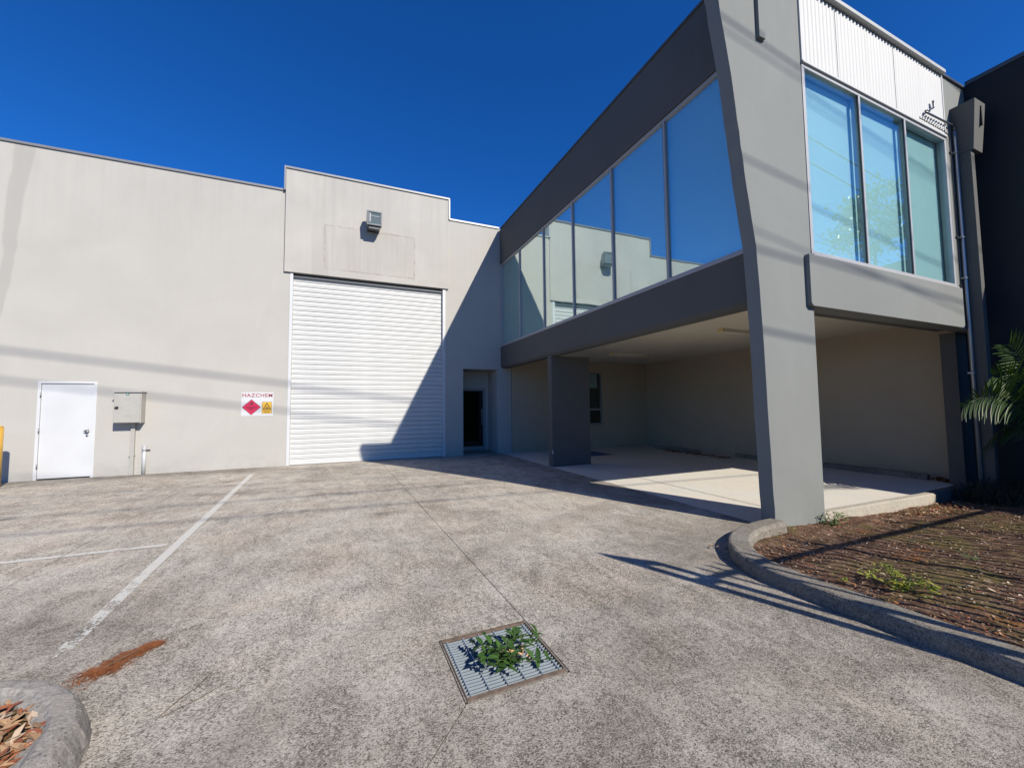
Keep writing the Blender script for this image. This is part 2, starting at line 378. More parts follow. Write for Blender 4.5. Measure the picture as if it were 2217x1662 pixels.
def soil_mat():
    m, n, b, o = mat('garden_soil')
    v = coord(n)
    f = mth(n, 'ADD', mth(n, 'MULTIPLY', noise(n, v, 45, 5, .75, .5), .6), mth(n, 'MULTIPLY', noise(n, v, 7, 4, .6), .4))
    cc = ramp(n, f, [(.36, (.018, .010, .007)), (.5, (.085, .047, .031)), (.62, (.23, .15, .105))])
    ms = ramp(n, noise(n, v, 1.5, 5, .7, .5), [(.50, 0.0), (.62, .75)])
    cc = mix(n, ms, cc, mix(n, noise(n, v, 60, 3), (.045, .040, .012), (.16, .13, .045)))
    og = ramp(n, noise(n, coord(n, loc=(3, 1, 0)), 2.1, 4, .7, .3), [(.60, 0.0), (.70, .6)])
    cc = mix(n, og, cc, (.22, .085, .02))
    n.links.new(cc, b.inputs['Base Color']); b.inputs['Roughness'].default_value = .95; b.inputs['Specular IOR Level'].default_value = .2
    bump(n, b, f, .8, .012); return m
M['soil'] = soil_mat()

# ================================================================ SETTING
D, XB, YF = 11.63, 4.625, 3.105
gm = MB().add([(-400, -400, -.30), (400, -400, -.30), (400, 400, -.30), (-400, 400, -.30)], [(0, 1, 2, 3)])
tag(gm.build('ground', M['road']), kind='structure')
rd = MB().box(-200, 200, -22, -9, -.3, -.16); tag(rd.build('road', M['road']), kind='structure')
fp = MB().box(-200, 200, -9, -3.2, -.29, -.05); tag(fp.build('footpath', M['kerb']), kind='structure')

drive = box('driveway', M['dark'], None, -14.5, XB, -3.19, D+.3, -.15, -.03); tag(drive, kind='structure')
def inset(poly, d):
    n = len(poly); out = []
    for i in range(n):
        a, b, c = Vector(poly[i-1]), Vector(poly[i]), Vector(poly[(i+1) % n])
        e1 = (b-a).normalized(); e2 = (c-b).normalized()
        n1 = Vector((-e1.y, e1.x)); n2 = Vector((-e2.y, e2.x)); k = 1+n1.dot(n2)
        out.append(tuple(b+(n1+n2)*(d/max(k, .2))))
    return out
def slab(poly, parent, mt, d=.0032, z0=-.03, z1=0.0):
    return MB().prism(inset(poly, d), 'z', z0, z1).build('concrete_slab', mt, parent)
gx0, gx1, gy0, gy1 = .575, 1.155, 1.935, 2.515
jt = lambda y: 1.0+(11.9-y)*.0165
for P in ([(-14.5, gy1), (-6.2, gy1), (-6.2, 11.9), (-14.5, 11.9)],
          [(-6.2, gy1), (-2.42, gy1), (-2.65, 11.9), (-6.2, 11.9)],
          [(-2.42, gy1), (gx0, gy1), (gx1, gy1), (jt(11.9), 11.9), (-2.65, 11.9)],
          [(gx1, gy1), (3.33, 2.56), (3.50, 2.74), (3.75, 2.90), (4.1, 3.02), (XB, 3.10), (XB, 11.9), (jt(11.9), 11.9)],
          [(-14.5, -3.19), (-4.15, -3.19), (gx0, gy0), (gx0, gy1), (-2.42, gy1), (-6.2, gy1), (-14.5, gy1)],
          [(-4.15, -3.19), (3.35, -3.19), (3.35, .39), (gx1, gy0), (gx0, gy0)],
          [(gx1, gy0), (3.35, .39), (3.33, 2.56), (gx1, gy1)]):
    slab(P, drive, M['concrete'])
def strip(name, p, q, wd, mt, z, parent):
    p, q = Vector(p), Vector(q); nn = Vector((-(q-p).y, (q-p).x)).normalized()*wd/2
    a = [p-nn, q-nn, q+nn, p+nn]
    return MB().add([(x.x, x.y, z) for x in a], [(0, 1, 2, 3)]).build(name, mt, parent)
strip('line_marking', (-1.49, 3.25), (-1.765, 10.45), .085, M['line'], .004, drive)
strip('line_marking', (-1.66, 5.43), (-8.5, 5.60), .085, M['line2'], .004, drive)
strip('line_marking', (-1.78, 7.70), (-8.5, 7.98), .07, M['linefaint'], .004, drive)
strip('line_marking', (-1.90, 10.33), (-8.5, 10.62), .07, M['linefaint'], .004, drive)
# carport slab
cpf = box('carport_floor', M['slabfloor'], None, XB+.004, 10.6, 3.19, D+.25, -.15, 0.0); tag(cpf, kind='structure')
strip('line_marking', (5.46, 3.7), (5.50, 8.15), .06, M['line2'], .004, cpf)
box('painted_bay', M['bluepaint'], cpf, 5.9, 7.4, 9.7, 10.75, 0, .003)

# kerbs -------------------------------------------------------------
def smooth(pts, it=3):
    for _ in range(it):
        q = [pts[0]]
        for a, b in zip(pts, pts[1:]):
            q += [tuple(x*.75+y*.25 for x, y in zip(a, b)), tuple(x*.25+y*.75 for x, y in zip(a, b))]
        pts = q+[pts[-1]]
    return pts
def sweep(name, path, prof, mt, jit=.0, smooth_=True, seed=1):
    rnd = random.Random(seed); P = [Vector((*p, 0)) for p in path]; n = len(prof); mb = MB(); vs = []; fs = []
    for i, p in enumerate(P):
        d = (P[min(i+1, len(P)-1)]-P[max(i-1, 0)]).normalized(); nn = Vector((-d.y, d.x, 0))
        jj = rnd.uniform(-jit, jit)
        for (o, z) in prof:
            vs.append(p+nn*(o+jj+rnd.uniform(-jit, jit)*.5)+Vector((0, 0, z+rnd.uniform(-jit, jit)*.5)))
    for i in range(len(P)-1):
        for k in range(n-1):
            fs.append((i*n+k, i*n+k+1, (i+1)*n+k+1, (i+1)*n+k))
    fs += [tuple(range(n)), tuple((len(P)-1)*n+k for k in range(n-1, -1, -1))]
    return mb.add(vs, fs).build(name, mt, None, False)
# outer top line of the bed's kerb; bed lies on the left-hand side of the travel direction (offset > 0)
kp = smooth([(4.60, 3.17), (4.30, 3.16), (3.95, 3.09), (3.62, 2.93), (3.36, 2.70), (3.20, 2.42), (3.15, 2.10), (3.17, 1.60), (3.20, .90), (3.24, -.5), (3.3, -3.1)], 2)
kt = .11
prof = [(-.012, -.02), (-.008, kt-.03), (.002, kt-.008), (.02, kt), (.165, kt), (.185, kt-.012), (.195, kt-.035), (.205, -.15)]
k1 = sweep('kerb', kp, prof, M['kerb'], .0035); tag(k1, kind='structure')
kb = [(5.56, 3.24), (6.3, 3.235), (7.1, 3.22), (7.9, 3.20), (8.18, 3.195)]
pb = [(-.0, .02), (-.0, .055), (-.015, .07), (-.10, .07), (-.125, .055), (-.13, -.3)]
k2 = sweep('kerb', smooth(kb, 1), pb, M['kerbpale'], .003, seed=3); tag(k2, kind='structure')
kc = [(8.19, 3.215), (9.0, 3.24), (9.85, 3.28)]
k3 = sweep('kerb', kc, [(o, z+.005) for o, z in pb], M['grey_dk'], .002, seed=4); tag(k3, kind='structure')  # dark length: the neighbour wall's shadow put into the kerb's colour
k4 = sweep('kerb', [(9.05, 2.95), (9.6, 2.6), (10.2, 2.35)], [(.06, -.15), (.06, -.03), (-.06, -.03), (-.06, -.2)], M['kerb'], .004, seed=5); tag(k4, kind='structure')
# left island kerb and bed
ki = smooth([(-1.0, .4), (-1.0, 1.3), (-.98, 2.0), (-1.01, 2.33), (-1.12, 2.58), (-1.33, 2.77), (-1.62, 2.86), (-2.2, 2.88), (-3.2, 2.88)], 3)
pi_ = [(-.07, -.02), (-.05, .05), (-.028, .105), (-.012, .124), (.008, .130), (.055, .132), (.068, .124), (.078, .114), (.115, .106), (.12, -.05)]
k5 = sweep('kerb', ki, pi_, M['kerbisl'], .004, seed=9); tag(k5, kind='structure')
ib = MB(); nx, ny = 60, 60; rr = random.Random(2)
for j in range(ny+1):
    for i in range(nx+1):
        x = -3.2+(2.42)*i/nx; y = .4+2.45*j/ny
        ib.v.append((x, y, .082+.02*rr.random()))
from mathutils.geometry import intersect_point_line
def inpoly(x, y, poly):
    c = False; j = len(poly)-1
    for i in range(len(poly)):
        if (poly[i][1] > y) != (poly[j][1] > y) and x < (poly[j][0]-poly[i][0])*(y-poly[i][1])/(poly[j][1]-poly[i][1])+poly[i][0]: c = not c
        j = i
    return c
ipoly = [(-1.09, .4), (-1.09, 1.3), (-1.075, 1.98), (-1.10, 2.28), (-1.20, 2.50), (-1.38, 2.66), (-1.65, 2.74), (-2.2, 2.73), (-3.2, 2.73), (-3.2, .4)]
for j in range(ny):
    for i in range(nx):
        a = j*(nx+1)+i
        if inpoly((ib.v[a][0]+ib.v[a+1][0])/2, (ib.v[a][1]+ib.v[a+nx+1][1])/2, ipoly):
            ib.f.append((a, a+1, a+nx+2, a+nx+1)); ib.mi.append(0)
tag(ib.build('island_soil', M['soil'], None, True), kind='structure')

# garden bed soil -----------------------------------------------------
bpoly = [(x+.1, y-.05) if i > 12 else (x, y-.1) for i, (x, y) in enumerate(kp)]
bpoly = [(4.62, 3.14), (4.3, 3.08), (3.98, 3.0), (3.70, 2.85), (3.48, 2.65), (3.34, 2.42), (3.29, 2.1), (3.30, 1.6), (3.33, .9), (3.36, -3.1), (10.2, -3.1), (10.2, 3.2), (4.62, 3.2)]
def soilz(x, y):
    t = min(1, max(0, (x-3.4)/3.2)); u = min(1, max(0, (y-1.2)/1.6))
    return .055-.055*t*(.4+.6*u)-.06*u*(.5+.5*t)-.02*min(1, max(0, (x-6)/3))
sb = MB(); X0, X1, Y0, Y1 = 3.28, 10.2, -3.1, 3.2; nx, ny = 190, 170
import mathutils.noise as mn
for j in range(ny+1):
    for i in range(nx+1):
        x = X0+(X1-X0)*i/nx; y = Y0+(Y1-Y0)*j/ny
        z = soilz(x, y)+.022*mn.fractal(Vector((x*2.2, y*2.2, 0)), 1, 2, 4)+.010*mn.noise(Vector((x*14, y*14, 3)))
        sb.v.append((x, y, z))
for j in range(ny):
    for i in range(nx):
        a = j*(nx+1)+i
        if inpoly((sb.v[a][0]+sb.v[a+1][0])/2, (sb.v[a][1]+sb.v[a+nx+1][1])/2, bpoly):
            sb.f.append((a, a+1, a+nx+2, a+nx+1)); sb.mi.append(0)
tag(sb.build('garden_soil', M['soil'], None, True), kind='structure')

# ================================================================ WAREHOUSE
W = tag(empty('warehouse', (0, D, 0)), 'long cream rendered warehouse wall with raised panel over its white roller door', 'warehouse')
def wpart(name, mt, *a, bevel=0):
    o = box(name, mt, None, *a, bevel=bevel)
    o.parent = W; o.matrix_parent_inverse = Matrix.Translation((0, -D, 0)); return o
def keep(o, parent, base=(0, D, 0)):
    o.parent = parent; o.matrix_parent_inverse = Matrix.Translation(Vector(base)*-1); return o
T = .18
DX0, DX1, DZ = -5.83, -4.89, 2.07
wl = MB()
for a in ((-14.5, DX0, D, D+T, 0, 7.11), (DX1, -1.235, D, D+T, 0, 7.11), (DX0, DX1, D, D+T, DZ, 7.11)): wl.box(*a)
keep(wl.build('wall_panel', M['cream']), W)
keep(MB().box(-1.37, 2.945, D-.055, D+T, 4.97, 7.71).build('header_panel', M['cream_head'], bevel=.006), W)
wr = MB()
wr.box(2.855, 3.40, D, D+T, 0, 7.11).box(3.40, 4.505, D, D+T, 2.595, 7.11).box(4.505, 4.975, D, D+T, 0, 7.11)
keep(wr.build('wall_panel', M['cream']), W)
wpart('wall_joint', M['dark'], 4.975, 4.99, D+.01, D+T, 0, 2.95)
wc = MB(); WX0, WX1, WZ0, WZ1 = 7.45, 8.44, .80, 2.60
wc.box(4.99, WX0, D, D+T, 0, 2.95).box(WX1, 10.6, D, D+T, 0, 2.95).box(WX0, WX1, D, D+T, 0, WZ0).box(WX0, WX1, D, D+T, WZ1, 2.95)
keep(wc.build('wall_panel', M['cream_in']), W)
# body of the hall behind (roof and far walls, for light and other views)
hb = MB(); hb.box(-14.5, 10.6, D+3.2, D+3.3, 0, 6.9).box(-14.5, 10.6, D+T, D+3.3, 6.75, 6.85).box(-1.3, -1.24, D+T, D+3.2, 0, 6.7).box(2.86, 2.92, D+T, D+3.2, 0, 6.7)
keep(hb.build('hall_body', M['cap']), W)
# cappings
def cap(x0, x1, z, yf, mt, h=.055):
    keep(MB().box(x0, x1, yf-.03, D+T+.03, z, z+h).build('capping', mt, bevel=.004), W)
cap(-14.5, -1.41, 7.11, D, M['cap']); cap(-1.41, 2.985, 7.71, D-.055, M['cap']); cap(2.985, 4.60, 7.11, D, M['cap_lt'])
keep(MB().box(-1.41, -1.37, D-.085, D+T+.03, 7.115, 7.71).build('capping', M['cap']), W)
keep(MB().box(2.945, 2.985, D-.085, D+T+.03, 7.115, 7.71).build('capping', M['cap_lt']), W)
# entry recess
YR = D+.87
rc = MB(); rc.box(3.30, 3.40, D+T, YR, 0, 2.7).box(4.505, 4.6, D+T, YR, 0, 2.7).box(3.3, 4.6, D+T, YR+.1, 2.595, 2.7)
rc.box(3.3, 3.52, YR, YR+.12, 0, 2.595).box(4.42, 4.6, YR, YR+.12, 0, 2.595).box(3.52, 4.42, YR, YR+.12, 2.06, 2.595)
keep(rc.build('entry_recess', M['cream']), W)
wpart('doorstep', M['kerb'], 3.40, 4.505, D+.02, YR+.1, 0, .035)
ed = link('entry_door', MB().box(3.52, 3.60, YR+.02, YR+.08, .035, 2.06).box(4.34, 4.42, YR+.02, YR+.08, .035, 2.06).box(3.60, 4.34, YR+.02, YR+.08, 1.97, 2.06).box(3.60, 4.34, YR+.02, YR+.08, .035, .16).mesh('entry_door', M['alu_dk'], bevel=.004)); keep(ed, W)
ed['label'] = 'aluminium framed glass door set back in the entry recess'
keep(MB().box(3.60, 4.34, YR+.045, YR+.055, .16, 1.97).build('pane', M['glassdk']), ed, (0, 0, 0))
keep(MB().box(3.5, 4.45, YR+.5, YR+.55, 0, 2.2).build('dark_lobby', M['dark']), ed, (0, 0, 0))
hd = MB(); hd.tube([(4.28, YR-.035, .85), (4.28, YR-.035, 1.38)], .013).tube([(4.28, YR+.05, .92), (4.28, YR-.035, .92)], .009).tube([(4.28, YR+.05, 1.31), (4.28, YR-.035, 1.31)], .009)
keep(hd.build('handle', M['alu'], smooth=True), ed, (0, 0, 0))
for o in ed.children: o.matrix_parent_inverse = Matrix.Identity(4) if False else o.matrix_parent_inverse
# side door
sdr = keep(MB().box(DX0, DX0+.05, D-.012, D+.10, 0, DZ).box(DX1-.05, DX1, D-.012, D+.10, 0, DZ).box(DX0+.05, DX1-.05, D-.012, D+.10, DZ-.05, DZ).build('side_door', M['white'], bevel=.004), W)
sdr['label'] = 'plain white steel door with lever handle'
def sub(mb, name, mt, parent, **k):
    o = mb.build(name, mt, None, **k); o.parent = parent; return o
sub(MB().box(DX0+.054, DX1-.054, D+.012, D+.05, .028, DZ-.055), 'door_leaf', M['white'], sdr, bevel=.002)
sub(MB().box(DX0+.05, DX1-.05, D+.02, D+.16, 0, .024), 'threshold', M['dark'], sdr)
sub(MB().box(DX0+.05, DX1-.05, D+.15, D+.17, 0, DZ), 'door_backing', M['dark'], sdr)
for z in (.28, 1.02, 1.77): sub(MB().tube([(DX0+.05, D-.014, z-.05), (DX0+.05, D-.014, z+.05)], .009), 'hinge', M['steel'], sdr, smooth=True)
lv = MB().tube([(DX1-.125, D+.012, .98), (DX1-.125, D-.03, .98)], .024, 12).tube([(DX1-.125, D-.04, .98), (DX1-.17, D-.045, 1.0), (DX1-.09, D-.045, 1.035)], .011)
sub(MB().tube([(DX1-.135, D+.012, .90), (DX1-.135, D-.002, .90)], .02, 12), 'lock_cylinder', M['steel'], sdr, smooth=True)
sub(lv, 'handle', M['steel'], sdr, smooth=True)
# roller door
rdn = empty('roller_door', (0, 0, 0)); keep(rdn, W)
rdn['label'] = 'tall white ribbed steel roller door'
sub(MB().box(-1.235, -1.165, D-.012, D+.04, 0, 4.97).box(-1.18, -1.165, D+.0401, D+.16, 0, 4.97), 'jamb', M['white'], rdn)
sub(MB().box(2.775, 2.855, D-.012, D+.04, 0, 4.97).box(2.775, 2.79, D+.0401, D+.16, 0, 4.97), 'jamb', M['white'], rdn)
sl = MB(); pitch = .1285
pr = [(0, 0), (.002, .006), (-.004, .045), (.002, .084), (.012, .089), (.012, .092), (-.008, .098), (-.011, .108), (-.008, .118), (.012, .1235), (.012, .1265), (0, .1285)]
vs = [(-1.163, y, z) for y, z in pr]+[(2.773, y, z) for y, z in pr]; n = len(pr)
sl.add(vs, [(i, i+1, i+1+n, i+n) for i in range(n-1)])
slm = sl.mesh('slat', M['shutter'])
rq = random.Random(4)
for i in range(38):
    o = link('slat', slm, rdn, (0, D+.075+rq.uniform(-.003, .003), .05+i*pitch+rq.uniform(-.001, .001))); o.rotation_euler = (rq.uniform(-.012, .012), rq.uniform(-.0006, .0006), 0)
sub(MB().box(-1.163, 2.773, D+.055, D+.10, .008, .05), 'bottom_rail', M['shutter'], rdn, bevel=.004)
sub(MB().box(-1.163, 2.773, D+.02, D+.06, 4.86, 4.90), 'guard_strip', M['cap_dk'], rdn)
sub(MB().tube([(-1.1, D+.32, 4.93), (2.7, D+.32, 4.93)], .22, 20), 'curtain_roll', M['cap_dk'], rdn, smooth=True)
sub(MB().box(-1.24, 2.86, D+.75, D+.8, 0, 5.4), 'door_backing', M['dark'], rdn)
# carport window in the back wall
cw = keep(MB().box(WX0, WX0+.05, D+.02, D+.09, WZ0, WZ1).box(WX1-.05, WX1, D+.02, D+.09, WZ0, WZ1).box(WX0+.05, WX1-.05, D+.02, D+.09, WZ1-.05, WZ1).box(WX0+.05, WX1-.05, D+.02, D+.09, WZ0, WZ0+.05).box(WX0+.05, WX1-.05, D+.02, D+.09, 1.28, 1.35).build('window', M['alu_dk'], bevel=.003), W)
cw['label'] = 'small aluminium window in the back wall of the carport'
sub(MB().box(WX0+.05, WX1-.05, D+.05, D+.056, WZ0+.05, 1.28), 'pane', M['glassdk'], cw)
sub(MB().box(WX0+.05, WX1-.05, D+.05, D+.056, 1.35, WZ1-.05), 'pane', M['glassclr'], cw)
sub(MB().box(WX0+.04, WX1-.14, D+.10, D+.11, 2.06, WZ1-.03), 'blind', M['blind'], cw)
sub(MB().box(WX0-.05, WX1+.05, D+.17, D+.18, WZ0, WZ1), 'window_backing', M['dark'], cw)
sub(MB().box(WX0-.02, WX1+.04, D-.02, D+.02, WZ0-.045, WZ0-.004), 'sill', M['cream_in'], cw)

# ================================================================ OFFICE WING
OF = tag(empty('office_building', (XB, YF, 0)), 'two storey grey office wing raised over an open carport with leaning corner blade', 'office building')
def op(mb, name, mt, label=None, **k):
    o = mb.build(name, mt, None, **k); o.parent = OF; o.matrix_parent_inverse = Matrix.Translation((-XB, -YF, 0))
    if label: o['label'] = label
    return o
def polyprism_y(poly, y0, y1): return MB().prism(poly, 'y', y0, y1)
bl = [(4.61, -.12), (4.545, 2.43), (4.495, 3.30), (4.355, 4.15), (4.20, 5.30), (4.02, 6.22), (3.845, 7.12)]; be = []
rj = random.Random(3)
for (xa, za), (xb, zb) in zip(bl, bl[1:]):
    nn_ = max(2, int((zb-za)/.16))
    for i in range(nn_):
        t = i/nn_; be.append((xa+(xb-xa)*t+rj.gauss(0, .0022)+(.009 if rj.random() < .07 else 0), za+(zb-za)*t))
be.append(bl[-1])
op(polyprism_y(be+[(5.54, 7.12), (5.54, -.12)], YF, YF+.17), 'corner_blade', M['grey'], 'grey leaning blade wall at the building corner', bevel=.004)
op(MB().box(4.675, 4.785, YF-.045, YF+.002, 5.94, 7.1), 'cover_strip', M['grey'], bevel=.003)
op(MB().box(4.787, 4.80, YF-.012, YF+.002, 5.94, 7.1), 'strip_gasket', M['cap_dk'])
op(MB().prism([(XB+.0, 2.70), (XB+.05, 2.64), (XB+.22, 2.64), (XB+.22, 3.31), (XB, 3.31)][::-1], 'y', YF+.172, D-.002), 'floor_beam', M['grey_dk'])
op(MB().box(XB, XB+.2, YF+.172, D-.002, 5.965, 7.08), 'upper_wall', M['grey_dk'])
op(MB().box(XB-.025, XB+.24, YF+.172, D-.1, 7.08, 7.115), 'capping', M['cap_dk'])
op(MB().box(XB+.2, 10.3, YF+.2, D, 6.6, 6.75), 'roof', M['cap'])
op(MB().box(XB+.22, 10.6, YF+.12, D-.002, 2.95, 3.2), 'ceiling', M['ceil'])
op(MB().box(10.4, 10.6, YF+.40, D-.002, 0, 2.95), 'carport_wall', M['cream_in'])
op(MB().box(9.86, 10.6, YF+.20, YF+.40, -.1, 2.65), 'column', M['grey_dk'])
op(MB().box(XB+.02, 5.72, 8.40, 8.60, 0, 2.64), 'column', M['grey_dk'], 'dark grey slab column under the floor beam', bevel=.01)
pf = MB().add([(XB-.002, 8.393, .33), (XB+.035, 8.386, .30), (XB+.03, 8.388, .37), (XB+.005, 8.385, .31), (XB+.01, 8.386, .42)], [(0, 1, 3), (0, 3, 2), (1, 2, 3), (0, 2, 4)])
op(pf, 'flaking_paint', M['white'])
# front spandrel
op(MB().prism([(5.40, 2.69), (5.44, 2.65), (9.41, 2.65), (9.47, 2.69), (9.47, 3.315), (5.40, 3.315)], 'y', YF-.06, YF+.19), 'spandrel', M['grey'], 'grey beam panel under the front windows', bevel=.008)
op(MB().box(5.545, 9.47, YF+.19, YF+.3, 2.65, 3.2), 'edge_beam', M['grey_dk'])
op(MB().box(9.435, 10.26, YF, YF+.2, 2.651, 7.05), 'facade_wall', M['grey'])
op(MB().box(9.435, 10.26, YF-.03, YF+.23, 7.05, 7.09), 'capping', M['cap_dk'])
# corrugated cladding, five sheets
sw = (9.40-5.60)/5; ribs = 9
op(MB().box(5.54, 5.60, YF-.022, YF+.1, 5.935, 7.03), 'corner_trim', M['sheet'], bevel=.003)
shm = MB(); prf = []
for i in range(ribs*8+1):
    t = i/(ribs*8); prf.append((t*sw*(1.012), -.010*math.cos(2*math.pi*i/8)))
nn = len(prf); v = [(x, y, 0) for x, y in prf]+[(x, y, 1.07) for x, y in prf]
shm.add(v, [(i, i+1, i+1+nn, i+nn) for i in range(nn-1)])
shme = shm.mesh('corrugated_sheet', M['sheet'], smooth=True)
for k in range(5):
    o = link('corrugated_sheet', shme, None, (5.60+k*sw, YF-.004-.002*(k % 2), 5.955)); o.parent = OF; o.matrix_parent_inverse = Matrix.Translation((-XB, -YF, 0))
op(MB().box(9.402, 9.434, YF-.02, YF+.05, 5.93, 7.04), 'corner_trim', M['sheet'], bevel=.003)
op(MB().box(5.56, 9.43, YF+.03, YF+.2, 5.935, 7.03), 'cladding_frame', M['cap_dk'])
op(MB().prism([(YF-.07, 7.045), (YF-.07, 7.10), (YF-.02, 7.125), (YF+.25, 7.125), (YF+.25, 7.045)], 'x', 5.56, 9.43), 'capping', M['cap_lt'])
op(MB().box(5.54, 9.43, YF-.035, YF+.05, 5.925, 5.955), 'flashing', M['sheet'], bevel=.003)
# windows
def window_band(name, label, fixed, a_list, z0, z1, axis, out, depth, glass, pd=.03):
    """axis 'y': band in plane x=fixed (outside towards -x); axis 'x': band in plane y=fixed (outside towards -y)"""
    def B(mb, a0, a1, d0, d1, zz0, zz1):
        if axis == 'y': mb.box(fixed+d0, fixed+d1, a0, a1, zz0, zz1)
        else: mb.box(a0, a1, fixed+d0, fixed+d1, zz0, zz1)
    fr = MB(); A0, A1 = a_list[0], a_list[-1]; fwid = .055
    B(fr, A0, A1, -out, .075, z0, z0+.045); B(fr, A0, A1, -out, .075, z1-.05, z1)
    B(fr, A0, A0+fwid, -out+.002, .075, z0+.045, z1-.05); B(fr, A1-fwid, A1, -out+.002, .075, z0+.045, z1-.05)
    w_ = op(fr, name, M['alu'], label, bevel=.003)
    s_ = MB(); B(s_, A0-.0, A1+.0, -out-.03, .05, z0-.03, z0-.002); o = s_.build('sill', M['alu'], None, bevel=.003); o.parent = w_; o.matrix_parent_inverse = Matrix.Identity(4)
    base = w_
    for a in a_list[1:-1]:
        q = MB(); B(q, a-.021, a+.021, -out+.001, .07, z0+.045, z1-.05); o = q.build('mullion', M['alu'], None, bevel=.003); o.parent = base
        g0, g1 = (a+.0215, a+.036) if axis == 'y' else (a-.036, a-.0215)
        q = MB(); B(q, g0, g1, -out+.012, pd+.0, z0+.045, z1-.05) if axis == 'y' else B(q, g0+.007, g1, -out+.012, -.006, z0+.045, z1-.05); o = q.build('gasket', M['black'], None); o.parent = base
    for a, b in zip(a_list, a_list[1:]):
        e0 = fwid if a == A0 else .021; e1 = fwid if b == A1 else .021
        q = MB(); B(q, a+e0, b-e1, pd, pd+.008, z0+.045, z1-.05); o = q.build('pane', glass, None); o.parent = base
        q = MB(); B(q, a+.02, b-.02, depth, depth+.012, z0+.01, z1-.01) if False else B(q, a+.0, b-.004, depth, depth+.012, z0+.05, z1+.3); o = q.build('blind', M['film'] if axis == 'y' else M['blind'], None); o.parent = base
    return w_
window_band('window_band', 'seven pane side window band reflecting the warehouse wall', XB+.025, [YF+.172, 4.64, 5.99, 7.38, 8.755, 10.22, D-.01], 3.345, 5.962, 'y', .0, .075, M['glass'])
window_band('window_band', 'three pane front window band with pale blinds', YF+.02, [5.545, 6.86, 8.105, 9.432], 3.345, 5.924, 'x', .03, .098, M['glassf'], pd=-.004)
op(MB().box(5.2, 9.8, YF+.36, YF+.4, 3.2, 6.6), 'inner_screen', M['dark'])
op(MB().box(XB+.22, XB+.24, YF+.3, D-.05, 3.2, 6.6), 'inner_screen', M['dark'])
# hopper and downpipe
hp = MB(); hp.add([(9.68, 2.86, 5.66), (10.0, 2.86, 5.66), (10.0, YF, 5.66), (9.68, YF, 5.66), (9.66, 2.80, 6.50), (10.06, 2.80, 6.50), (10.06, YF, 6.50), (9.66, YF, 6.50)],
    [(0, 3, 2, 1), (4, 5, 6, 7), (0, 1, 5, 4), (1, 2, 6, 5), (2, 3, 7, 6), (3, 0, 4, 7)])
hh = op(hp, 'rainwater_head', M['grey_dk'], 'grey tapered rainwater head with overflow slot', bevel=.006)
o = MB().box(9.86, 9.89, 2.795, 2.83, 6.08, 6.42).build('overflow_slot', M['dark']); o.parent = hh
op(MB().box(9.69, 9.82, 2.90, YF, .0, 5.66), 'downpipe', M['grey_dk'], bevel=.006)

# neighbour --------------------------------------------------------------
NB = tag(empty('neighbour_building', (10.25, 3.0, 0)), 'very dark grey neighbouring wall in shade at the right edge', 'building')
def nbp(mb, name, mt): o = mb.build(name, mt); o.parent = NB; o.matrix_parent_inverse = Matrix.Translation((-10.25, -3, 0)); return o
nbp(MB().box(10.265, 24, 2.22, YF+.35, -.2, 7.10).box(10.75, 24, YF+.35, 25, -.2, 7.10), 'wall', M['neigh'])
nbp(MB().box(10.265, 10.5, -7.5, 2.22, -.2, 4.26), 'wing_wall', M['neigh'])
nbp(MB().box(10.24, 10.6, 2.15, YF-.03, 7.10, 7.17), 'capping', M['cap_dk'])
nbp(MB().box(10.30, 10.55, 3.2, 3.4, 7.17, 7.28), 'flashing_end', M['cap_lt'])

# ================================================================ THINGS ON THE WALL
# meter box
mbx = tag(empty('meter_box', (-4.285, D, 1.155)), 'beige steel meter box on the wall beside the white door', 'meter box')
def at(o, parent): o.parent = parent; o.matrix_parent_inverse = Matrix.Translation(-Vector(parent.location)); return o
at(MB().box(-4.52, -4.05, D-.225, D-.001, 1.155, 1.83).build('cabinet', M['beige'], bevel=.006), mbx)
dr = at(MB().box(-4.505, -4.065, D-.245, D-.227, 1.17, 1.795).build('door', M['beige'], bevel=.004), mbx)
at(MB().box(-4.535, -4.035, D-.26, D-.0, 1.832, 1.85).build('rain_hood', M['beige'], bevel=.004), mbx)
lt = MB().box(-4.49, -4.43, D-.262, D-.246, 1.47, 1.515).tube([(-4.455, D-.262, 1.50), (-4.44, D-.285, 1.53), (-4.425, D-.262, 1.495)], .006, 6)
at(lt.build('latch', M['black']), mbx)
stk = MB().tube([(-4.285, D-.245, 1.79), (-4.285, D-.2485, 1.79)], .028, 20); at(stk.build('sticker', M['green']), mbx)
stk = MB().tube([(-4.285, D-.2486, 1.793), (-4.285, D-.2495, 1.793)], .013, 14); at(stk.build('sticker_mark', M['white']), mbx)
for (x, z) in [(-4.31, 1.70), (-4.25, 1.70), (-4.31, 1.66), (-4.25, 1.66), (-4.34, 1.33), (-4.285, 1.33), (-4.23, 1.33), (-4.34, 1.29), (-4.285, 1.29), (-4.23, 1.29)]:
    at(MB().tube([(x, D-.244, z), (x, D-.2475, z)], .007, 8).build('vent_hole', M['cap']), mbx)
cdt = tag(empty('conduit', (-4.24, D, 0)), 'beige painted cable duct running from the meter box to the ground', 'conduit')
at(MB().box(-4.275, -4.205, D-.06, D-.001, 0, 1.155).build('duct', M['beige'], bevel=.004), cdt)
at(MB().box(-4.285, -4.195, D-.064, D-.0, .42, .45).build('clip', M['beige']), cdt)
pv = tag(empty('pipe_stub', (-4.02, D-.05, 0)), 'short white plastic pipe stub with cap standing against the wall', 'pipe')
at(MB().tube([(-4.025, D-.05, 0), (-4.025, D-.05, .60)], .033, 16).build('pipe', M['pvc'], smooth=True), pv)
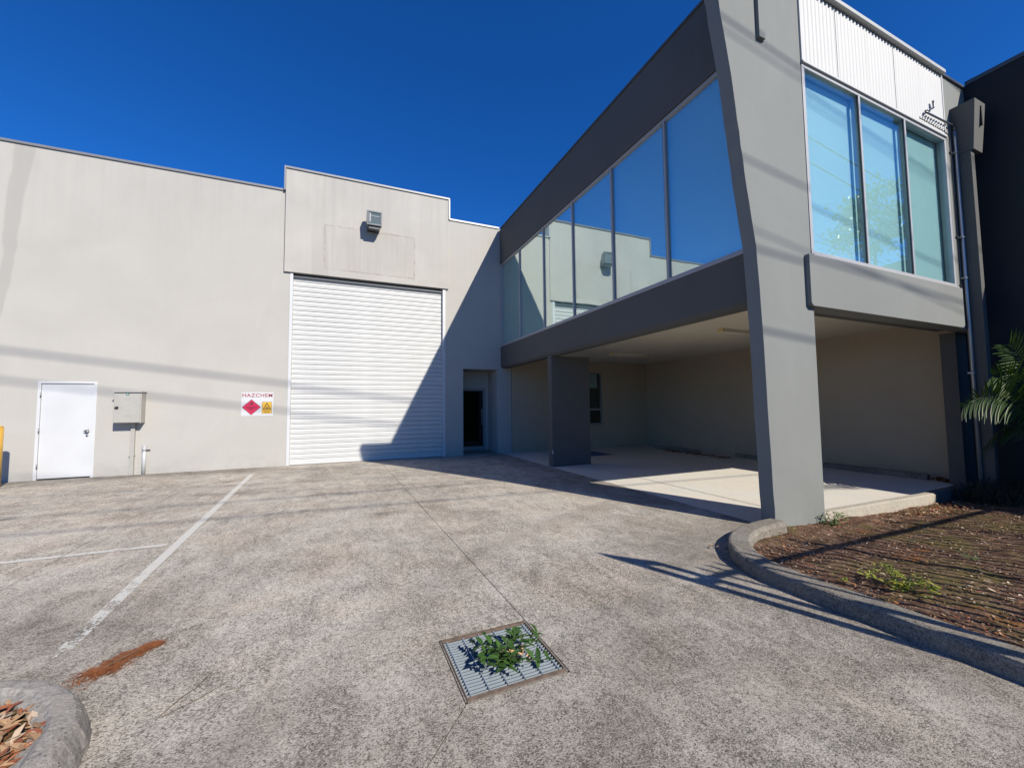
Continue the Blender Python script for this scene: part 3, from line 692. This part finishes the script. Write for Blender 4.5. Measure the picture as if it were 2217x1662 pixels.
at(MB().tube([(-4.025, D-.05, .585), (-4.025, D-.05, .645)], .038, 16).build('cap', M['pvc'], smooth=False), pv)
at(MB().tube([(-4.025, D-.05, .53), (-4.025, D-.05, .55)], .040, 16).box(-4.065, -3.93, D-.025, D, .527, .553).build('clamp', M['steel']), pv)

# hazchem sign
HS = tag(empty('hazchem_sign', (-1.885, D, 1.26)), 'white HAZCHEM sign with red flammable diamond left of the roller door', 'sign')
SX0, SX1, SZ0, SZ1 = -2.225, -1.545, 1.265, 1.855; ys = D-.006
at(MB().box(SX0, SX1, ys, D, SZ0, SZ1).build('board', M['white'], bevel=.0015), HS)
def text(s, size, x, z, mt, name='lettering', y=None, sx=1.0, parent=HS):
    c = bpy.data.curves.new('t', 'FONT'); c.body = s; c.size = size; c.align_x = 'CENTER'; c.align_y = 'CENTER'; c.extrude = .0006; c.space_character = 1.12; c.offset = .0018*size/.12
    o = bpy.data.objects.new('t', c); col.objects.link(o); bpy.context.view_layer.update()
    me = bpy.data.meshes.new_from_object(o.evaluated_get(bpy.context.evaluated_depsgraph_get())); bpy.data.objects.remove(o)
    me.name = name; me.materials.clear(); me.materials.append(mt)
    me.transform(Matrix.Translation((x, y if y else ys-.0025, z)) @ Matrix.Rotation(R(90), 4, 'X') @ Matrix.Scale(sx, 4, (1, 0, 0)))
    return at(link(name, me), parent)
text('HAZCHEM', .123, -1.885, 1.775, M['redtext'], sx=1.04)
def flat(pts, y, name, mt, parent=HS): return at(MB().add([(x, y, z) for x, z in pts], [tuple(range(len(pts)))]).build(name, mt), parent)
cx, cz = -2.010, 1.485; a = .192
dia = lambda k: [(cx-k*1.02, cz), (cx, cz-k), (cx+k*1.02, cz), (cx, cz+k)]
flat(dia(a+.004), ys-.001, 'diamond_border', M['ink']); flat(dia(a-.008), ys-.002, 'diamond', M['red'])
fl = [(-.038, -.03), (-.045, .0), (-.03, .03), (-.022, .012), (-.012, .045), (.002, .085), (.006, .05), (.018, .062), (.022, .03), (.034, .042), (.042, .0), (.036, -.03), (.018, -.045), (-.018, -.045)]
flat([(cx+x*.85, cz+.085+z*.85) for x, z in fl], ys-.003, 'flame_symbol', M['ink'])
flat([(cx+x*.4, cz+.072+z*.4) for x, z in fl], ys-.0035, 'flame_core', M['red'])
text('FLAMMABLE', .040, cx, cz-.012, M['ink'], y=ys-.0035); text('GAS', .038, cx, cz-.058, M['ink'], y=ys-.0035); text('2', .05, cx, cz-.125, M['ink'], y=ys-.0035)
ax0, ax1, az0, az1 = -1.785, -1.575, 1.325, 1.615
flat([(ax0, az0), (ax1, az0), (ax1, az1), (ax0, az1)], ys-.001, 'amber_border', M['ink'])
flat([(ax0+.006, az0+.006), (ax1-.006, az0+.006), (ax1-.006, az1-.006), (ax0+.006, az1-.006)], ys-.002, 'amber_panel', M['amber'])
mxx = (ax0+ax1)/2
flat([(mxx-.092, 1.425), (mxx+.092, 1.425), (mxx, 1.597)], ys-.003, 'warning_triangle', M['ink'])
flat([(mxx-.065, 1.441), (mxx+.065, 1.441), (mxx, 1.565)], ys-.0035, 'triangle_field', M['amber'])
flat([(mxx-.035, 1.452), (mxx+.035, 1.452), (mxx+.028, 1.468), (mxx+.012, 1.472), (mxx+.012, 1.50), (mxx+.002, 1.50), (mxx+.002, 1.474), (mxx-.01, 1.474), (mxx-.012, 1.492), (mxx-.02, 1.49), (mxx-.02, 1.468), (mxx-.032, 1.464)], ys-.004, 'warning_symbol', M['ink'])
text('FORKLIFTS', .031, mxx, 1.388, M['ink'], y=ys-.0035); text('IN USE', .031, mxx, 1.352, M['ink'], y=ys-.0035)

# floodlight
FL = tag(empty('floodlight', (.80, D-.055, 6.45)), 'grey box floodlight tilted on a bracket above the roller door', 'floodlight')
def rotated(mb, pivot, ang):
    c, s = math.cos(ang), math.sin(ang)
    mb.v = [(x, pivot[1]+(y-pivot[1])*c-(z-pivot[2])*s, pivot[2]+(y-pivot[1])*s+(z-pivot[2])*c) for x, y, z in mb.v]; return mb
fy = D-.38; pvt = (0, fy, 6.42); ang = R(8)
fx0, fx1 = .60, .985
hb_ = MB().prism([(fy-.02, 6.40), (fy-.02, 6.77), (fy+.10, 6.81), (fy+.21, 6.73), (fy+.24, 6.55), (fy+.16, 6.40)], 'x', fx0, fx1)
at(rotated(hb_, pvt, ang).build('housing', M['lampgrey'], bevel=.008), FL)
bz = MB().box(fx0, fx0+.04, fy-.05, fy-.021, 6.40, 6.78).box(fx1-.04, fx1, fy-.05, fy-.021, 6.40, 6.78).box(fx0+.04, fx1-.04, fy-.05, fy-.021, 6.74, 6.78).box(fx0+.04, fx1-.04, fy-.05, fy-.021, 6.40, 6.44)
at(rotated(bz, pvt, ang).build('bezel', M['lampgrey'], bevel=.004), FL)
at(rotated(MB().box(fx0+.04, fx1-.04, fy-.03, fy-.024, 6.44, 6.74), pvt, ang).build('lens', M['lensgrey']), FL)
at(rotated(MB().box(fx0+.06, fx0+.10, fy-.04, fy-.032, 6.48, 6.72), pvt, ang).build('reflector_strip', M['alu'], bevel=.002), FL)
at(rotated(MB().box(fx0+.10, fx1-.06, fy-.04, fy-.032, 6.63, 6.645), pvt, ang).build('reflector_edge', M['alu'], bevel=.002), FL)
yk = MB().box(fx0+.03, fx0+.055, fy, D-.055, 6.38, 6.42).box(fx1-.055, fx1-.03, fy, D-.055, 6.38, 6.42).box(fx0+.03, fx1-.03, D-.085, D-.056, 6.34, 6.46)
yk.tube([(fx0+.01, fy+.05, 6.40), (fx0+.08, fy+.05, 6.40)], .028, 12).tube([(fx1-.08, fy+.05, 6.40), (fx1-.01, fy+.05, 6.40)], .028, 12).tube([(.79, fy+.02, 6.36), (.79, fy+.02, 6.40)], .03, 12)
at(yk.build('bracket', M['steel']), FL)
at(rotated(MB().box(fx0+.05, fx1-.05, fy, fy+.15, 6.31, 6.395), pvt, 0).build('gear_box', M['cap_dk'], bevel=.008), FL)

# silver riser pipe with wall bracket conduit on the office front
SP = tag(empty('riser_pipe', (9.665, YF-.03, 0)), 'slim silver riser pipe climbing the right end of the office front', 'pipe')
py_ = YF-.045
at(MB().tube([(9.655, py_, .02), (9.655, py_, 6.08)], .022, 12).build('pipe', M['galv'], smooth=True), SP)
at(MB().tube([(9.655, py_, 6.08), (9.655, py_-.0, 6.15), (9.62, py_, 6.17), (8.72, py_, 6.15), (8.69, py_, 6.16), (8.80, py_, 6.21), (8.97, py_, 6.30), (8.985, py_, 6.34), (8.965, py_, 6.42)], .015, 8).build('bent_arm', M['steel'], smooth=True), SP)
bk = MB()
for z in (1.9, 3.5, 4.2, 5.68): bk.box(9.60, 9.685, YF-.07, YF-.001, z, z+.022)
at(bk.build('bracket', M['galv']), SP)
CC = tag(empty('service_cable', (9.56, YF-.015, 3.3)), 'thin black cable with a coiled tail beside the silver riser pipe', 'cable')
cp = [(9.555, YF-.012, 3.33), (9.555, YF-.012, 5.86), (9.54, YF-.02, 5.93), (9.46, YF-.03, 5.975), (9.30, YF-.04, 5.985)]
for i in range(40):
    t = i/39; cp.append((9.30-.80*t, YF-.05+.016*math.cos(i*1.8), 5.985+.012*t+.018*math.sin(i*1.8)))
at(MB().tube(cp, .007, 6).build('cable', M['black'], smooth=True), CC)
bk = MB()
for z in (3.36, 4.2, 5.68): bk.box(9.535, 9.575, YF-.022, YF-.0005, z, z+.03)
at(bk.build('clip', M['black']), CC)

# carport lights
def batten(x0, y, ln, label):
    L = tag(empty('fluorescent_light', (x0, y, 2.95)), label, 'light', 'fluorescent battens under the carport ceiling')
    at(MB().box(x0+.04, x0+ln-.04, y-.04, y+.04, 2.905, 2.949).build('housing', M['tube'], bevel=.004), L)
    for s_ in (-.035, .035): at(MB().tube([(x0+.04, y+s_, 2.885), (x0+ln-.04, y+s_, 2.885)], .014, 8).build('tube', M['tube'], smooth=True), L)
    for a_ in (x0, x0+ln-.05): at(MB().box(a_, a_+.05, y-.065, y+.065, 2.865, 2.949).build('end_cap', M['tubecap'], bevel=.008), L)
batten(6.95, 5.62, 1.3, 'twin tube batten light on the carport ceiling nearer the corner blade')
batten(7.10, 9.35, 1.3, 'twin tube batten light deeper in the carport above the window')
hk = tag(MB().tube([(7.45, 7.15, 2.95), (7.45, 7.15, 2.925)], .04, 12).build('ceiling_rose', M['ceil']), 'small round fitting on the carport ceiling between the two battens', 'ceiling fitting')

# wheel stops
def wheel_stop(x, y0, y1, label):
    t = tag(empty('wheel_stop', (x, (y0+y1)/2, 0)), label, 'wheel stop', 'concrete wheel stops along the carport wall')
    pr = [(x-.075, 0), (x-.06, .085), (x-.035, .10), (x+.035, .10), (x+.06, .085), (x+.075, 0)]
    at(MB().prism(pr, 'y', y0, y1).build('bar', M['kerb'], bevel=.008), t)
    for yy in (y0+.3, y1-.3): at(MB().tube([(x, yy, .099), (x, yy, .106)], .018, 8).build('fixing_bolt', M['rust']), t)
wheel_stop(9.75, 8.75, 10.5, 'concrete wheel stop in the far corner of the carport with leaves against it')
wheel_stop(9.95, 5.85, 7.7, 'middle concrete wheel stop along the carport wall')
wheel_stop(10.05, 3.85, 5.6, 'concrete wheel stop nearest the front kerb of the carport')

# bollard
BO = tag(empty('bollard', (-5.99, 10.9, 0)), 'yellow steel bollard at the left edge in front of the wall', 'bollard')
at(MB().tube([(-5.995, 10.9, 0), (-5.995, 10.9, 1.13)], .085, 24).build('post', M['yellow'], smooth=True), BO)
at(MB().tube([(-5.995, 10.9, 1.13), (-5.995, 10.9, 1.155), (-5.995, 10.9, 1.165)], .085, 24, r2=.05).build('cap', M['yellow'], smooth=True), BO)

# ================================================================ DRAIN GRATE
GR = tag(empty('drain_grate', ((gx0+gx1)/2, (gy0+gy1)/2, 0)), 'square steel drain grate in the driveway with a weed growing through', 'drain grate')
fr = MB(); e = .012; wd = .026
fr.box(gx0+e, gx1-e, gy0+e, gy0+e+wd, -.03, .003).box(gx0+e, gx1-e, gy1-e-wd, gy1-e, -.03, .003).box(gx0+e, gx0+e+.006, gy0+e+wd, gy1-e-wd, -.03, .004).box(gx1-e-.006, gx1-e, gy0+e+wd, gy1-e-wd, -.03, .004)
at(fr.build('frame', M['rust'], bevel=.0015), GR)
at(MB().box(gx0+.004, gx1-.004, gy0+.004, gy1-.004, -.34, -.32).build('pit_floor', M['dark']), GR)
pw = MB().box(gx0+.002, gx0+.011, gy0, gy1, -.33, -.001).box(gx1-.011, gx1-.002, gy0, gy1, -.33, -.001).box(gx0, gx1, gy0+.002, gy0+.011, -.33, -.001).box(gx0, gx1, gy1-.011, gy1-.002, -.33, -.001)
at(pw.build('pit_wall', M['kerb']), GR)
nb = 20; b0, b1 = gy0+e+wd+.004, gy1-e-wd-.004; bp = (b1-b0)/nb
bmb = MB().box(gx0+e+.008, gx1-e-.008, -.0024, .0024, -.036, 0); bmb.mi[1] = 1
bme = bmb.mesh('bar', [M['grate'], M['grime']])
for i in range(nb): at(link('bar', bme, None, (0, b0+bp*(i+.5), .0)), GR)
rme = MB()
for i in range(nb):
    y = b0+bp*(i+.5)
rme.box(-.003, .003, b0, b1, -.010, .0015)
rm = rme.mesh('cross_rod', M['grate'])
for k in range(6): at(link('cross_rod', rm, None, (gx0+e+.028+k*(gx1-gx0-2*e-.056)/5, 0, 0)), GR)

# ================================================================ PLANTS
def leaf_mesh(name, mt, L=1.0, Wd=.42, fold=.18, droop=.25, seg=4):
    mb = MB(); vs = []; fs = []
    for i in range(seg+1):
        t = i/seg; wv = Wd*.5*math.sin(math.pi*min(1, t**.8))**.9 if 0 < t < 1 else .008
        z = -droop*t*t
        vs += [(t*L, -wv, z+fold*wv*2), (t*L, 0, z), (t*L, wv, z+fold*wv*2)]
    for i in range(seg):
        a = i*3; fs += [(a, a+3, a+4, a+1), (a+1, a+4, a+5, a+2)]
    mb.add(vs, fs); return mb.mesh(name, mt, smooth=True)
def rotm(yaw, pitch, roll=0): return Matrix.Rotation(yaw, 4, 'Z') @ Matrix.Rotation(-pitch, 4, 'Y') @ Matrix.Rotation(roll, 4, 'X')
LM = {k: leaf_mesh('leaf', M[k]) for k in ('leaf', 'leafy', 'leafg')}
def weed(label, x, y, z, stems, height, leaf, size, spread, nl=6, seed=1, flowers=0, group=None):
    rr = random.Random(seed)
    t = tag(empty('weed', (x, y, z)), label, 'weed', group)
    st = MB()
    for s_ in range(stems):
        a = rr.uniform(0, 6.28); rad = spread*math.sqrt(rr.random()); h = height*rr.uniform(.45, 1)*(1-.45*rad/spread)
        p0 = Vector((rr.uniform(-.02, .02), rr.uniform(-.02, .02), 0)); p2 = Vector((math.cos(a)*rad, math.sin(a)*rad, h)); p1 = (p0+p2)/2+Vector((0, 0, h*.18))
        pts = [p0.lerp(p1, .0), p0.lerp(p1, .6), p1.lerp(p2, .3), p2]
        st.tube(pts, .0022, 5)
        for l in range(nl):
            u = (l+1)/nl; q = p1.lerp(p2, u) if u > .4 else p0.lerp(p1, u*2)
            o = link('leaf', LM[leaf], t)
            sc_ = size*rr.uniform(.55, 1.15)
            o.matrix_local = Matrix.Translation(q) @ rotm(l*2.4+rr.uniform(-.5, .5), rr.uniform(-.1, .75), rr.uniform(-.4, .4)) @ Matrix.Scale(sc_, 4)
    o = st.build('stem', M['twig'], t)
    if flowers:
        fm = leaf_mesh('flower', M['flower'], 1, .75, .3, .1, 3)
        for k in range(flowers):
            a = rr.uniform(0, 6.28); q = Vector((math.cos(a)*spread*.45*rr.random()+.03, math.sin(a)*spread*.35*rr.random()-.02, height*rr.uniform(.25, .5)))
            o = link('flower', fm, t); o.matrix_local = Matrix.Translation(q) @ rotm(rr.uniform(0, 6), rr.uniform(-.2, .8)) @ Matrix.Scale(.042*rr.uniform(.7, 1.2), 4)
    return t
weed('bushy green weed with orange dry flowers growing up through the drain grate', .90, 2.15, -.03, 24, .20, 'leaf', .068, .21, 7, 11, 14)
weed('pale grey green weed at the foot of the leaning corner blade', 5.46, 2.98, soilz(5.46, 2.98), 18, .19, 'leafg', .05, .15, 6, 5)
weed('yellow green leafy weed just inside the curved kerb', 3.84, 1.68, soilz(3.84, 1.68), 32, .17, 'leafy', .044, .24, 7, 21)
weed('small yellow green sprig on the kerb edge beside the larger weed', 3.62, 1.92, soilz(3.62, 1.92), 5, .06, 'leafy', .028, .10, 4, 31)
weed('faint pale weed in the middle of the garden soil', 5.20, 1.72, soilz(5.2, 1.72), 7, .09, 'leafg', .026, .13, 5, 41)
weed('green weed sprig at the lower right edge of the bed', 4.02, 1.02, soilz(4.02, 1.02), 6, .08, 'leafy', .035, .09, 5, 51)

# palm
PM = tag(empty('palm', (9.75, 2.25, -.1)), 'dark green palm in the shaded corner reaching its fronds from the right', 'palm')
tk = MB().tube([(9.75, 2.25, -.15), (9.74, 2.25, .3), (9.72, 2.24, .75)], .17, 12, r2=.12)
at(tk.build('trunk', M['bark'], smooth=True), PM)
lfm = leaf_mesh('leaflet', M['palm'], 1, .075, .3, .18, 3)
def frond(base, tip, sag, nleaf, ll, seed, tilt=65, mesh=lfm):
    rr = random.Random(seed); base = Vector(base); tip = Vector(tip)
    P = lambda t: base.lerp(tip, t)+Vector((0, 0, sag*4*t*(1-t)))
    o = at(MB().tube([P(i/10) for i in range(11)], .014, 6, r2=.003).build('frond', M['palm'], smooth=True), PM)
    for i in range(nleaf):
        t = .2+.8*i/(nleaf-1)
        d = (P(min(1, t+.02))-P(t-.02)).normalized(); h = d.cross(Vector((0, 0, 1))).normalized()
        side = Matrix.Rotation(R(tilt), 4, d) @ h
        nrm = d.cross(side)
        for s_ in (-1, 1):
            fwd = .55+1.6*max(0, t-.6)**1.2*2
            vdir = (side*s_+d*fwd+nrm*.35*rr.uniform(.5, 1.3)+Vector((0, 0, -.12))).normalized()
            L = ll*(.30+.70*math.sin(math.pi*min(1, .22+t*.66)))*rr.uniform(.85, 1.12)
            z_ = vdir.cross(d).normalized(); y_ = z_.cross(vdir)
            mm = Matrix(((vdir.x, y_.x, z_.x, 0), (vdir.y, y_.y, z_.y, 0), (vdir.z, y_.z, z_.z, 0), (0, 0, 0, 1)))
            l = link('leaflet', mesh, o); l.matrix_local = Matrix.Translation(P(t)) @ mm @ Matrix.Scale(L, 4)
frond((9.70, 2.24, .75), (7.95, 2.62, 1.38), .38, 32, .46, 1, 62)
frond((9.72, 2.24, .78), (8.60, 2.52, 1.80), .30, 28, .46, 2, 55)
frond((9.74, 2.22, .80), (8.95, 2.45, 2.25), .22, 26, .45, 3, 50)
frond((9.76, 2.22, .78), (9.55, 1.30, 1.6), .35, 20, .45, 4, 30)
frond((9.72, 2.26, .75), (8.85, 2.75, .75), .35, 24, .38, 5, 40)
# undergrowth
ug = MB(); rr = random.Random(8)
for i in range(1300):
    x = rr.uniform(8.7, 10.2); y = rr.uniform(2.45, 3.08); h = rr.uniform(.03, .30)*(1-abs(x-9.6)*.3)
    a = rr.uniform(0, 6.28); wq = rr.uniform(.002, .005); dx, dy = math.cos(a)*wq, math.sin(a)*wq; lx, ly = rr.uniform(-.2, .2), rr.uniform(-.2, .2)
    ug.add([(x-dx, y-dy, -.12), (x+dx, y+dy, -.12), (x+lx*.45+dx, y+ly*.45+dy, h*.75), (x+lx*.45-dx, y+ly*.45-dy, h*.75), (x+lx, y+ly, h*.8)], [(0, 1, 2, 3), (3, 2, 4)])
tag(ug.build('undergrowth', M['deadgrass']), kind='stuff')

# leaf litter and debris -------------------------------------------------
def litter(name, mats, n_, region, zf, size, seed, tilt=.5, shape=.42):
    rr = random.Random(seed); mb = MB()
    for i in range(n_):
        x, y = region(rr); z = zf(x, y); L = size*rr.uniform(.4, 1.2); mb.cur = rr.randrange(len(mats))
        mm = Matrix.Translation((x, y, z+rr.uniform(.002, size*.3))) @ rotm(rr.uniform(0, 6.28), rr.uniform(-tilt, tilt), rr.uniform(-tilt, tilt))
        wv = L*shape*rr.uniform(.6, 1.1)/2; c = rr.uniform(-.2, .3)*L
        vs = [mm @ Vector(p) for p in ((-L/2, 0, 0), (-L*.15, -wv, c*.5), (L*.2, -wv*.8, c*.4), (L/2, 0, 0), (L*.2, wv*.8, c*.4), (-L*.15, wv, c*.5), (0, 0, -c*.1))]
        mb.add(vs, [(0, 1, 6), (1, 2, 6), (2, 3, 6), (3, 4, 6), (4, 5, 6), (5, 0, 6)])
    return tag(mb.build(name, mats), kind='stuff')
litter('leaf_litter', [M['dry'], M['drypale'], M['dryred'], M['dry']], 1500, lambda r: (lambda a, b: (a, b))(*next(iter([(x, y) for _ in range(40) for x, y in [(r.uniform(-2.0, -1.05), r.uniform(1.7, 2.64))] if inpoly(x-.02, y+.015, ipoly)][:1]))), lambda x, y: .094, .085, 12, .45)
litter('leaf_litter', [M['dry'], M['drypale'], M['dryred']], 420, lambda r: (r.gauss(7.55, .45), min(3.02, r.gauss(2.86, .10))), lambda x, y: soilz(x, y)+.01, .06, 13, .5)
litter('leaf_litter', [M['dryred'], M['dry']], 260, lambda r: (r.uniform(4.75, 8.3), min(3.07, r.gauss(3.03, .05))), lambda x, y: soilz(x, y)+.008, .035, 14, .5)
litter('leaf_litter', [M['dryred'], M['bark'], M['dry']], 260, lambda r: (9.66+r.gauss(-.12, .12), r.uniform(7.6, 9.9)), lambda x, y: .005, .09, 15, .6)
litter('leaf_litter', [M['dryred'], M['bark']], 150, lambda r: (10.12+r.gauss(.05, .12), r.uniform(3.45, 3.85)), lambda x, y: .005, .08, 16, .6)
litter('wood_chips', [M['dryred'], M['bark'], M['dry'], M['bark'], M['drypale']], 11000, lambda r: (3.4+6.0*r.random()**1.25, r.uniform(.2, 3.0)), lambda x, y: soilz(x, y), .028, 17, .45, .5)
litter('pale_pebbles', [M['kerbpale'], M['drypale']], 520, lambda r: (3.4+5.2*r.random()**1.2, r.uniform(.2, 2.95)), lambda x, y: soilz(x, y)+.002, .018, 18, .5, .8)
litter('leaf_litter', [M['drypale'], M['dry'], M['dryred']], 90, lambda r: (r.uniform(4.1, 4.6), r.uniform(.9, 1.5)), lambda x, y: soilz(x, y)+.006, .045, 19, .4)
litter('leaf_litter', [M['dryred'], M['dry'], M['straw']], 260, lambda r: (lambda t: (3.4+.05*abs(math.sin(t*9))+r.random()*.22+max(0, t-.55)*2.2, 1.0+t*2.0-.0))(r.random()), lambda x, y: soilz(x, y)+.01, .03, 20, .4)
# orange bark straw beside the left kerb
def straw_region(r):
    t = r.random()
    x = -1.20+.30*t+(r.random()-.5)*.16*(1-t*.7); y = 2.88+.34*min(1, t*1.5)+(r.random()-.5)*.10*(1-t*.5)
    return x, y
rr = random.Random(5); sm = MB()
for i in range(1500):
    t = rr.random()**1.25
    if math.sin(t*31)+math.sin(t*13+1) > .9 and rr.random() < .75: continue
    cx_ = -1.215+.225*t**1.1; cy_ = 2.885+.29*min(1, t*1.25)**.8-.03*max(0, t-.7)+.012*math.sin(t*17)
    wv = .075*(1-t*.82)*(1+.3*math.sin(t*23))
    x = cx_+rr.gauss(0, wv*.75); y = cy_+rr.gauss(0, wv*.45); L = rr.uniform(.008, .06)*(1.6 if rr.random() < .08 else 1); a = rr.gauss(.75, .8); z = rr.uniform(.001, .014)
    c, s_ = math.cos(a), math.sin(a); wq = rr.uniform(.0006, .0024)
    sm.add([(x-c*L/2-s_*wq, y-s_*L/2+c*wq, z), (x-c*L/2+s_*wq, y-s_*L/2-c*wq, z), (x+c*L/2+s_*wq, y+s_*L/2-c*wq, z+.003), (x+c*L/2-s_*wq, y+s_*L/2+c*wq, z+.003)], [(0, 1, 2, 3)])
tag(sm.build('bark_straw', M['straw']), kind='stuff')
def twig(label, pts, r=.0022):
    t = tag(MB().tube(pts, r, 5).build('twig', M['bark']), label, 'twig')
twig('thin dark twig lying on the orange straw', [(-1.18, 2.99, .015), (-1.10, 3.07, .02), (-1.06, 3.14, .012), (-1.0, 3.21, .006)], .003)
twig('fine curved twig on the driveway near the left kerb', [(-.76, 2.42, .004), (-.70, 2.55, .006), (-.66, 2.60, .004), (-.62, 2.72, .004)], .002)
twig('short forked twig on the driveway right of the left kerb', [(-.74, 2.43, .003), (-.62, 2.50, .006), (-.52, 2.60, .003)], .0018)

# ================================================================ STREET SIDE (behind the camera)
FN = tag(empty('fence', (3.66, 0, 0)), 'dark steel picket fence whose striped shadow crosses the garden bed', 'fence')
pk = MB().box(-.0125, .0125, -.0125, .0125, 0, 2.08).add([(-.0125, -.0125, 2.08), (.0125, -.0125, 2.08), (.0125, .0125, 2.08), (-.0125, .0125, 2.08), (0, 0, 2.15)], [(0, 1, 4), (1, 2, 4), (2, 3, 4), (3, 0, 4)]).mesh('picket', M['picket'])
x = 3.94; k = 0
while x < 10.2:
    if k % 17 != 13: at(link('picket', pk, None, (x, 0, 0)), FN)
    else: at(MB().box(x-.032, x+.032, -.032, .032, -.1, 2.2).build('post', M['picket']), FN)
    x += .118; k += 1
for z in (1.90, .22): at(MB().box(3.66, 10.26, .014, .052, z, z+.05).build('rail', M['picket']), FN)
GP = tag(empty('gate_post', (3.63, 0, 0)), 'twin steel gate post whose pointed double shadow lies across the driveway', 'gate post')
g_ = MB().box(3.60, 3.665, -.03, .03, 0, 2.52).add([(3.60, -.03, 2.52), (3.665, -.03, 2.52), (3.665, .03, 2.52), (3.60, .03, 2.52), (3.615, 0, 2.66)], [(0, 1, 4), (1, 2, 4), (2, 3, 4), (3, 0, 4)])
at(g_.build('post', M['picket']), GP)
at(MB().box(3.755, 3.815, -.025, .025, 0, 2.30).build('stile', M['picket']), GP)
at(MB().prism([(3.665, 2.30), (3.815, 2.20), (3.815, 2.30), (3.665, 2.52)], 'y', -.02, .02).build('top_gusset', M['picket']), GP)
at(MB().box(3.665, 3.755, -.02, .02, 1.88, 1.95).box(3.665, 3.755, -.02, .02, .2, .26).build('link_bar', M['picket']), GP)

# overhead lines: traced back along the sun from the shadows they throw
poleY = -6.0
def cable(xa, za, xb, zb, yplane, ywire, dia, label):
    t = yplane-ywire
    P = Vector((xa+.39*t, ywire, za+.789*t)); Q = Vector((xb+.39*t, ywire, zb+.789*t)); d = (Q-P)/(Q.x-P.x)
    pts = [P+d*(s_-P.x) for s_ in (-24, -12, 0, 12, 24, 34)]
    tag(MB().tube(pts, dia/2, 6).build('overhead_cable', M['cable'], smooth=True), label, 'cable', 'overhead power lines over the street')
cable(4.12, 6.00, 5.53, 5.84, YF, -6, .035, 'upper street cable casting the top soft shadow across the corner blade')
cable(4.15, 5.84, 5.54, 5.69, YF, -6.3, .022, 'street cable casting the thin shadow just under the top one on the blade')
cable(4.37, 4.34, 5.56, 4.22, YF, -6, .028, 'street cable whose shadow crosses the blade and the front window middles')
cable(4.53, 3.48, 5.55, 3.35, YF, -5.7, .02, 'street cable whose shadow meets the window sill height on the blade')
cable(4.56, 3.26, 9.46, 3.02, YF, -6, .035, 'street cable whose shadow runs along the front spandrel beam')
cable(4.57, 2.29, 5.53, 2.22, YF, -5.0, .034, 'lowest street cable with a crisp shadow over the blade and driveway')
cable(-6.43, 2.70, -1.29, 2.08, D, -3.5, .05, 'high cable casting the upper soft band over the white side door')
cable(-6.40, 2.08, -1.27, 1.38, D, -3.9, .045, 'high cable casting the lower soft band across door and sign')
for i, px_ in enumerate((-23.5, 33.5)):
    pl = tag(empty('power_pole', (px_, -5.0, 0)), ['timber power pole far to the left along the street', 'timber power pole far to the right along the street'][i], 'power pole', 'poles carrying the overhead lines')
    at(MB().tube([(px_, -5.0, -.3), (px_, -5.0, 17.5)], .17, 12, r2=.11).build('pole', M['timber'], smooth=True), pl)
    for z in (9.6, 12.6, 15.6): at(MB().box(px_-.06, px_+.06, -6.6, -3.2, z, z+.12).build('crossarm', M['timber']), pl)

# street tree, seen mirrored in the front windows
def tree(x, y, h, rad, seed, label):
    rr = random.Random(seed); t = tag(empty('street_tree', (x, y, -.2)), label, 'tree', 'trees across the street')
    tm = MB().tube([(x, y, -.2), (x+.1, y, h*.3), (x-.1, y+.1, h*.75)], .28, 10, r2=.08)
    for k in range(6):
        a = k*1.05; tm.tube([(x, y, h*(.28+.06*k)), (x+math.cos(a)*rad*.6, y+math.sin(a)*rad*.6, h*(.45+.07*k))], .08, 6, r2=.02)
    at(tm.build('trunk', M['bark'], smooth=True), t)
    cr = MB()
    for c_ in range(46):
        zt = rr.uniform(.25, 1); rad_ = rad*(1.05-zt)**.6*1.1; a = rr.uniform(0, 6.28); q = math.sqrt(rr.random())
        C_ = Vector((x+math.cos(a)*rad_*q, y+math.sin(a)*rad_*q, h*zt)); s0 = rr.uniform(.6, 1.25)
        for l in range(120):
            p = C_+Vector((rr.gauss(0, s0*.45), rr.gauss(0, s0*.45), rr.gauss(0, s0*.35))); L = rr.uniform(.10, .22)
            mm = rotm(rr.uniform(0, 6.28), rr.uniform(-1, 1), rr.uniform(-1, 1))
            cr.add([p+mm @ Vector(v) for v in ((-L, 0, 0), (0, -L*.5, 0), (L, 0, 0), (0, L*.5, 0))], [(0, 1, 2, 3)])
    at(cr.build('crown', M['tree']), t)
tree(31, -7.5, 15.5, 4.6, 3, 'tall green street tree mirrored in the middle front window pane')
tree(24, -13, 8.5, 4.2, 4, 'low rounded street tree mirrored at the bottom of the front windows')
tree(41, -8, 12.5, 5.5, 6, 'broad street tree mirrored in the right hand front window pane')
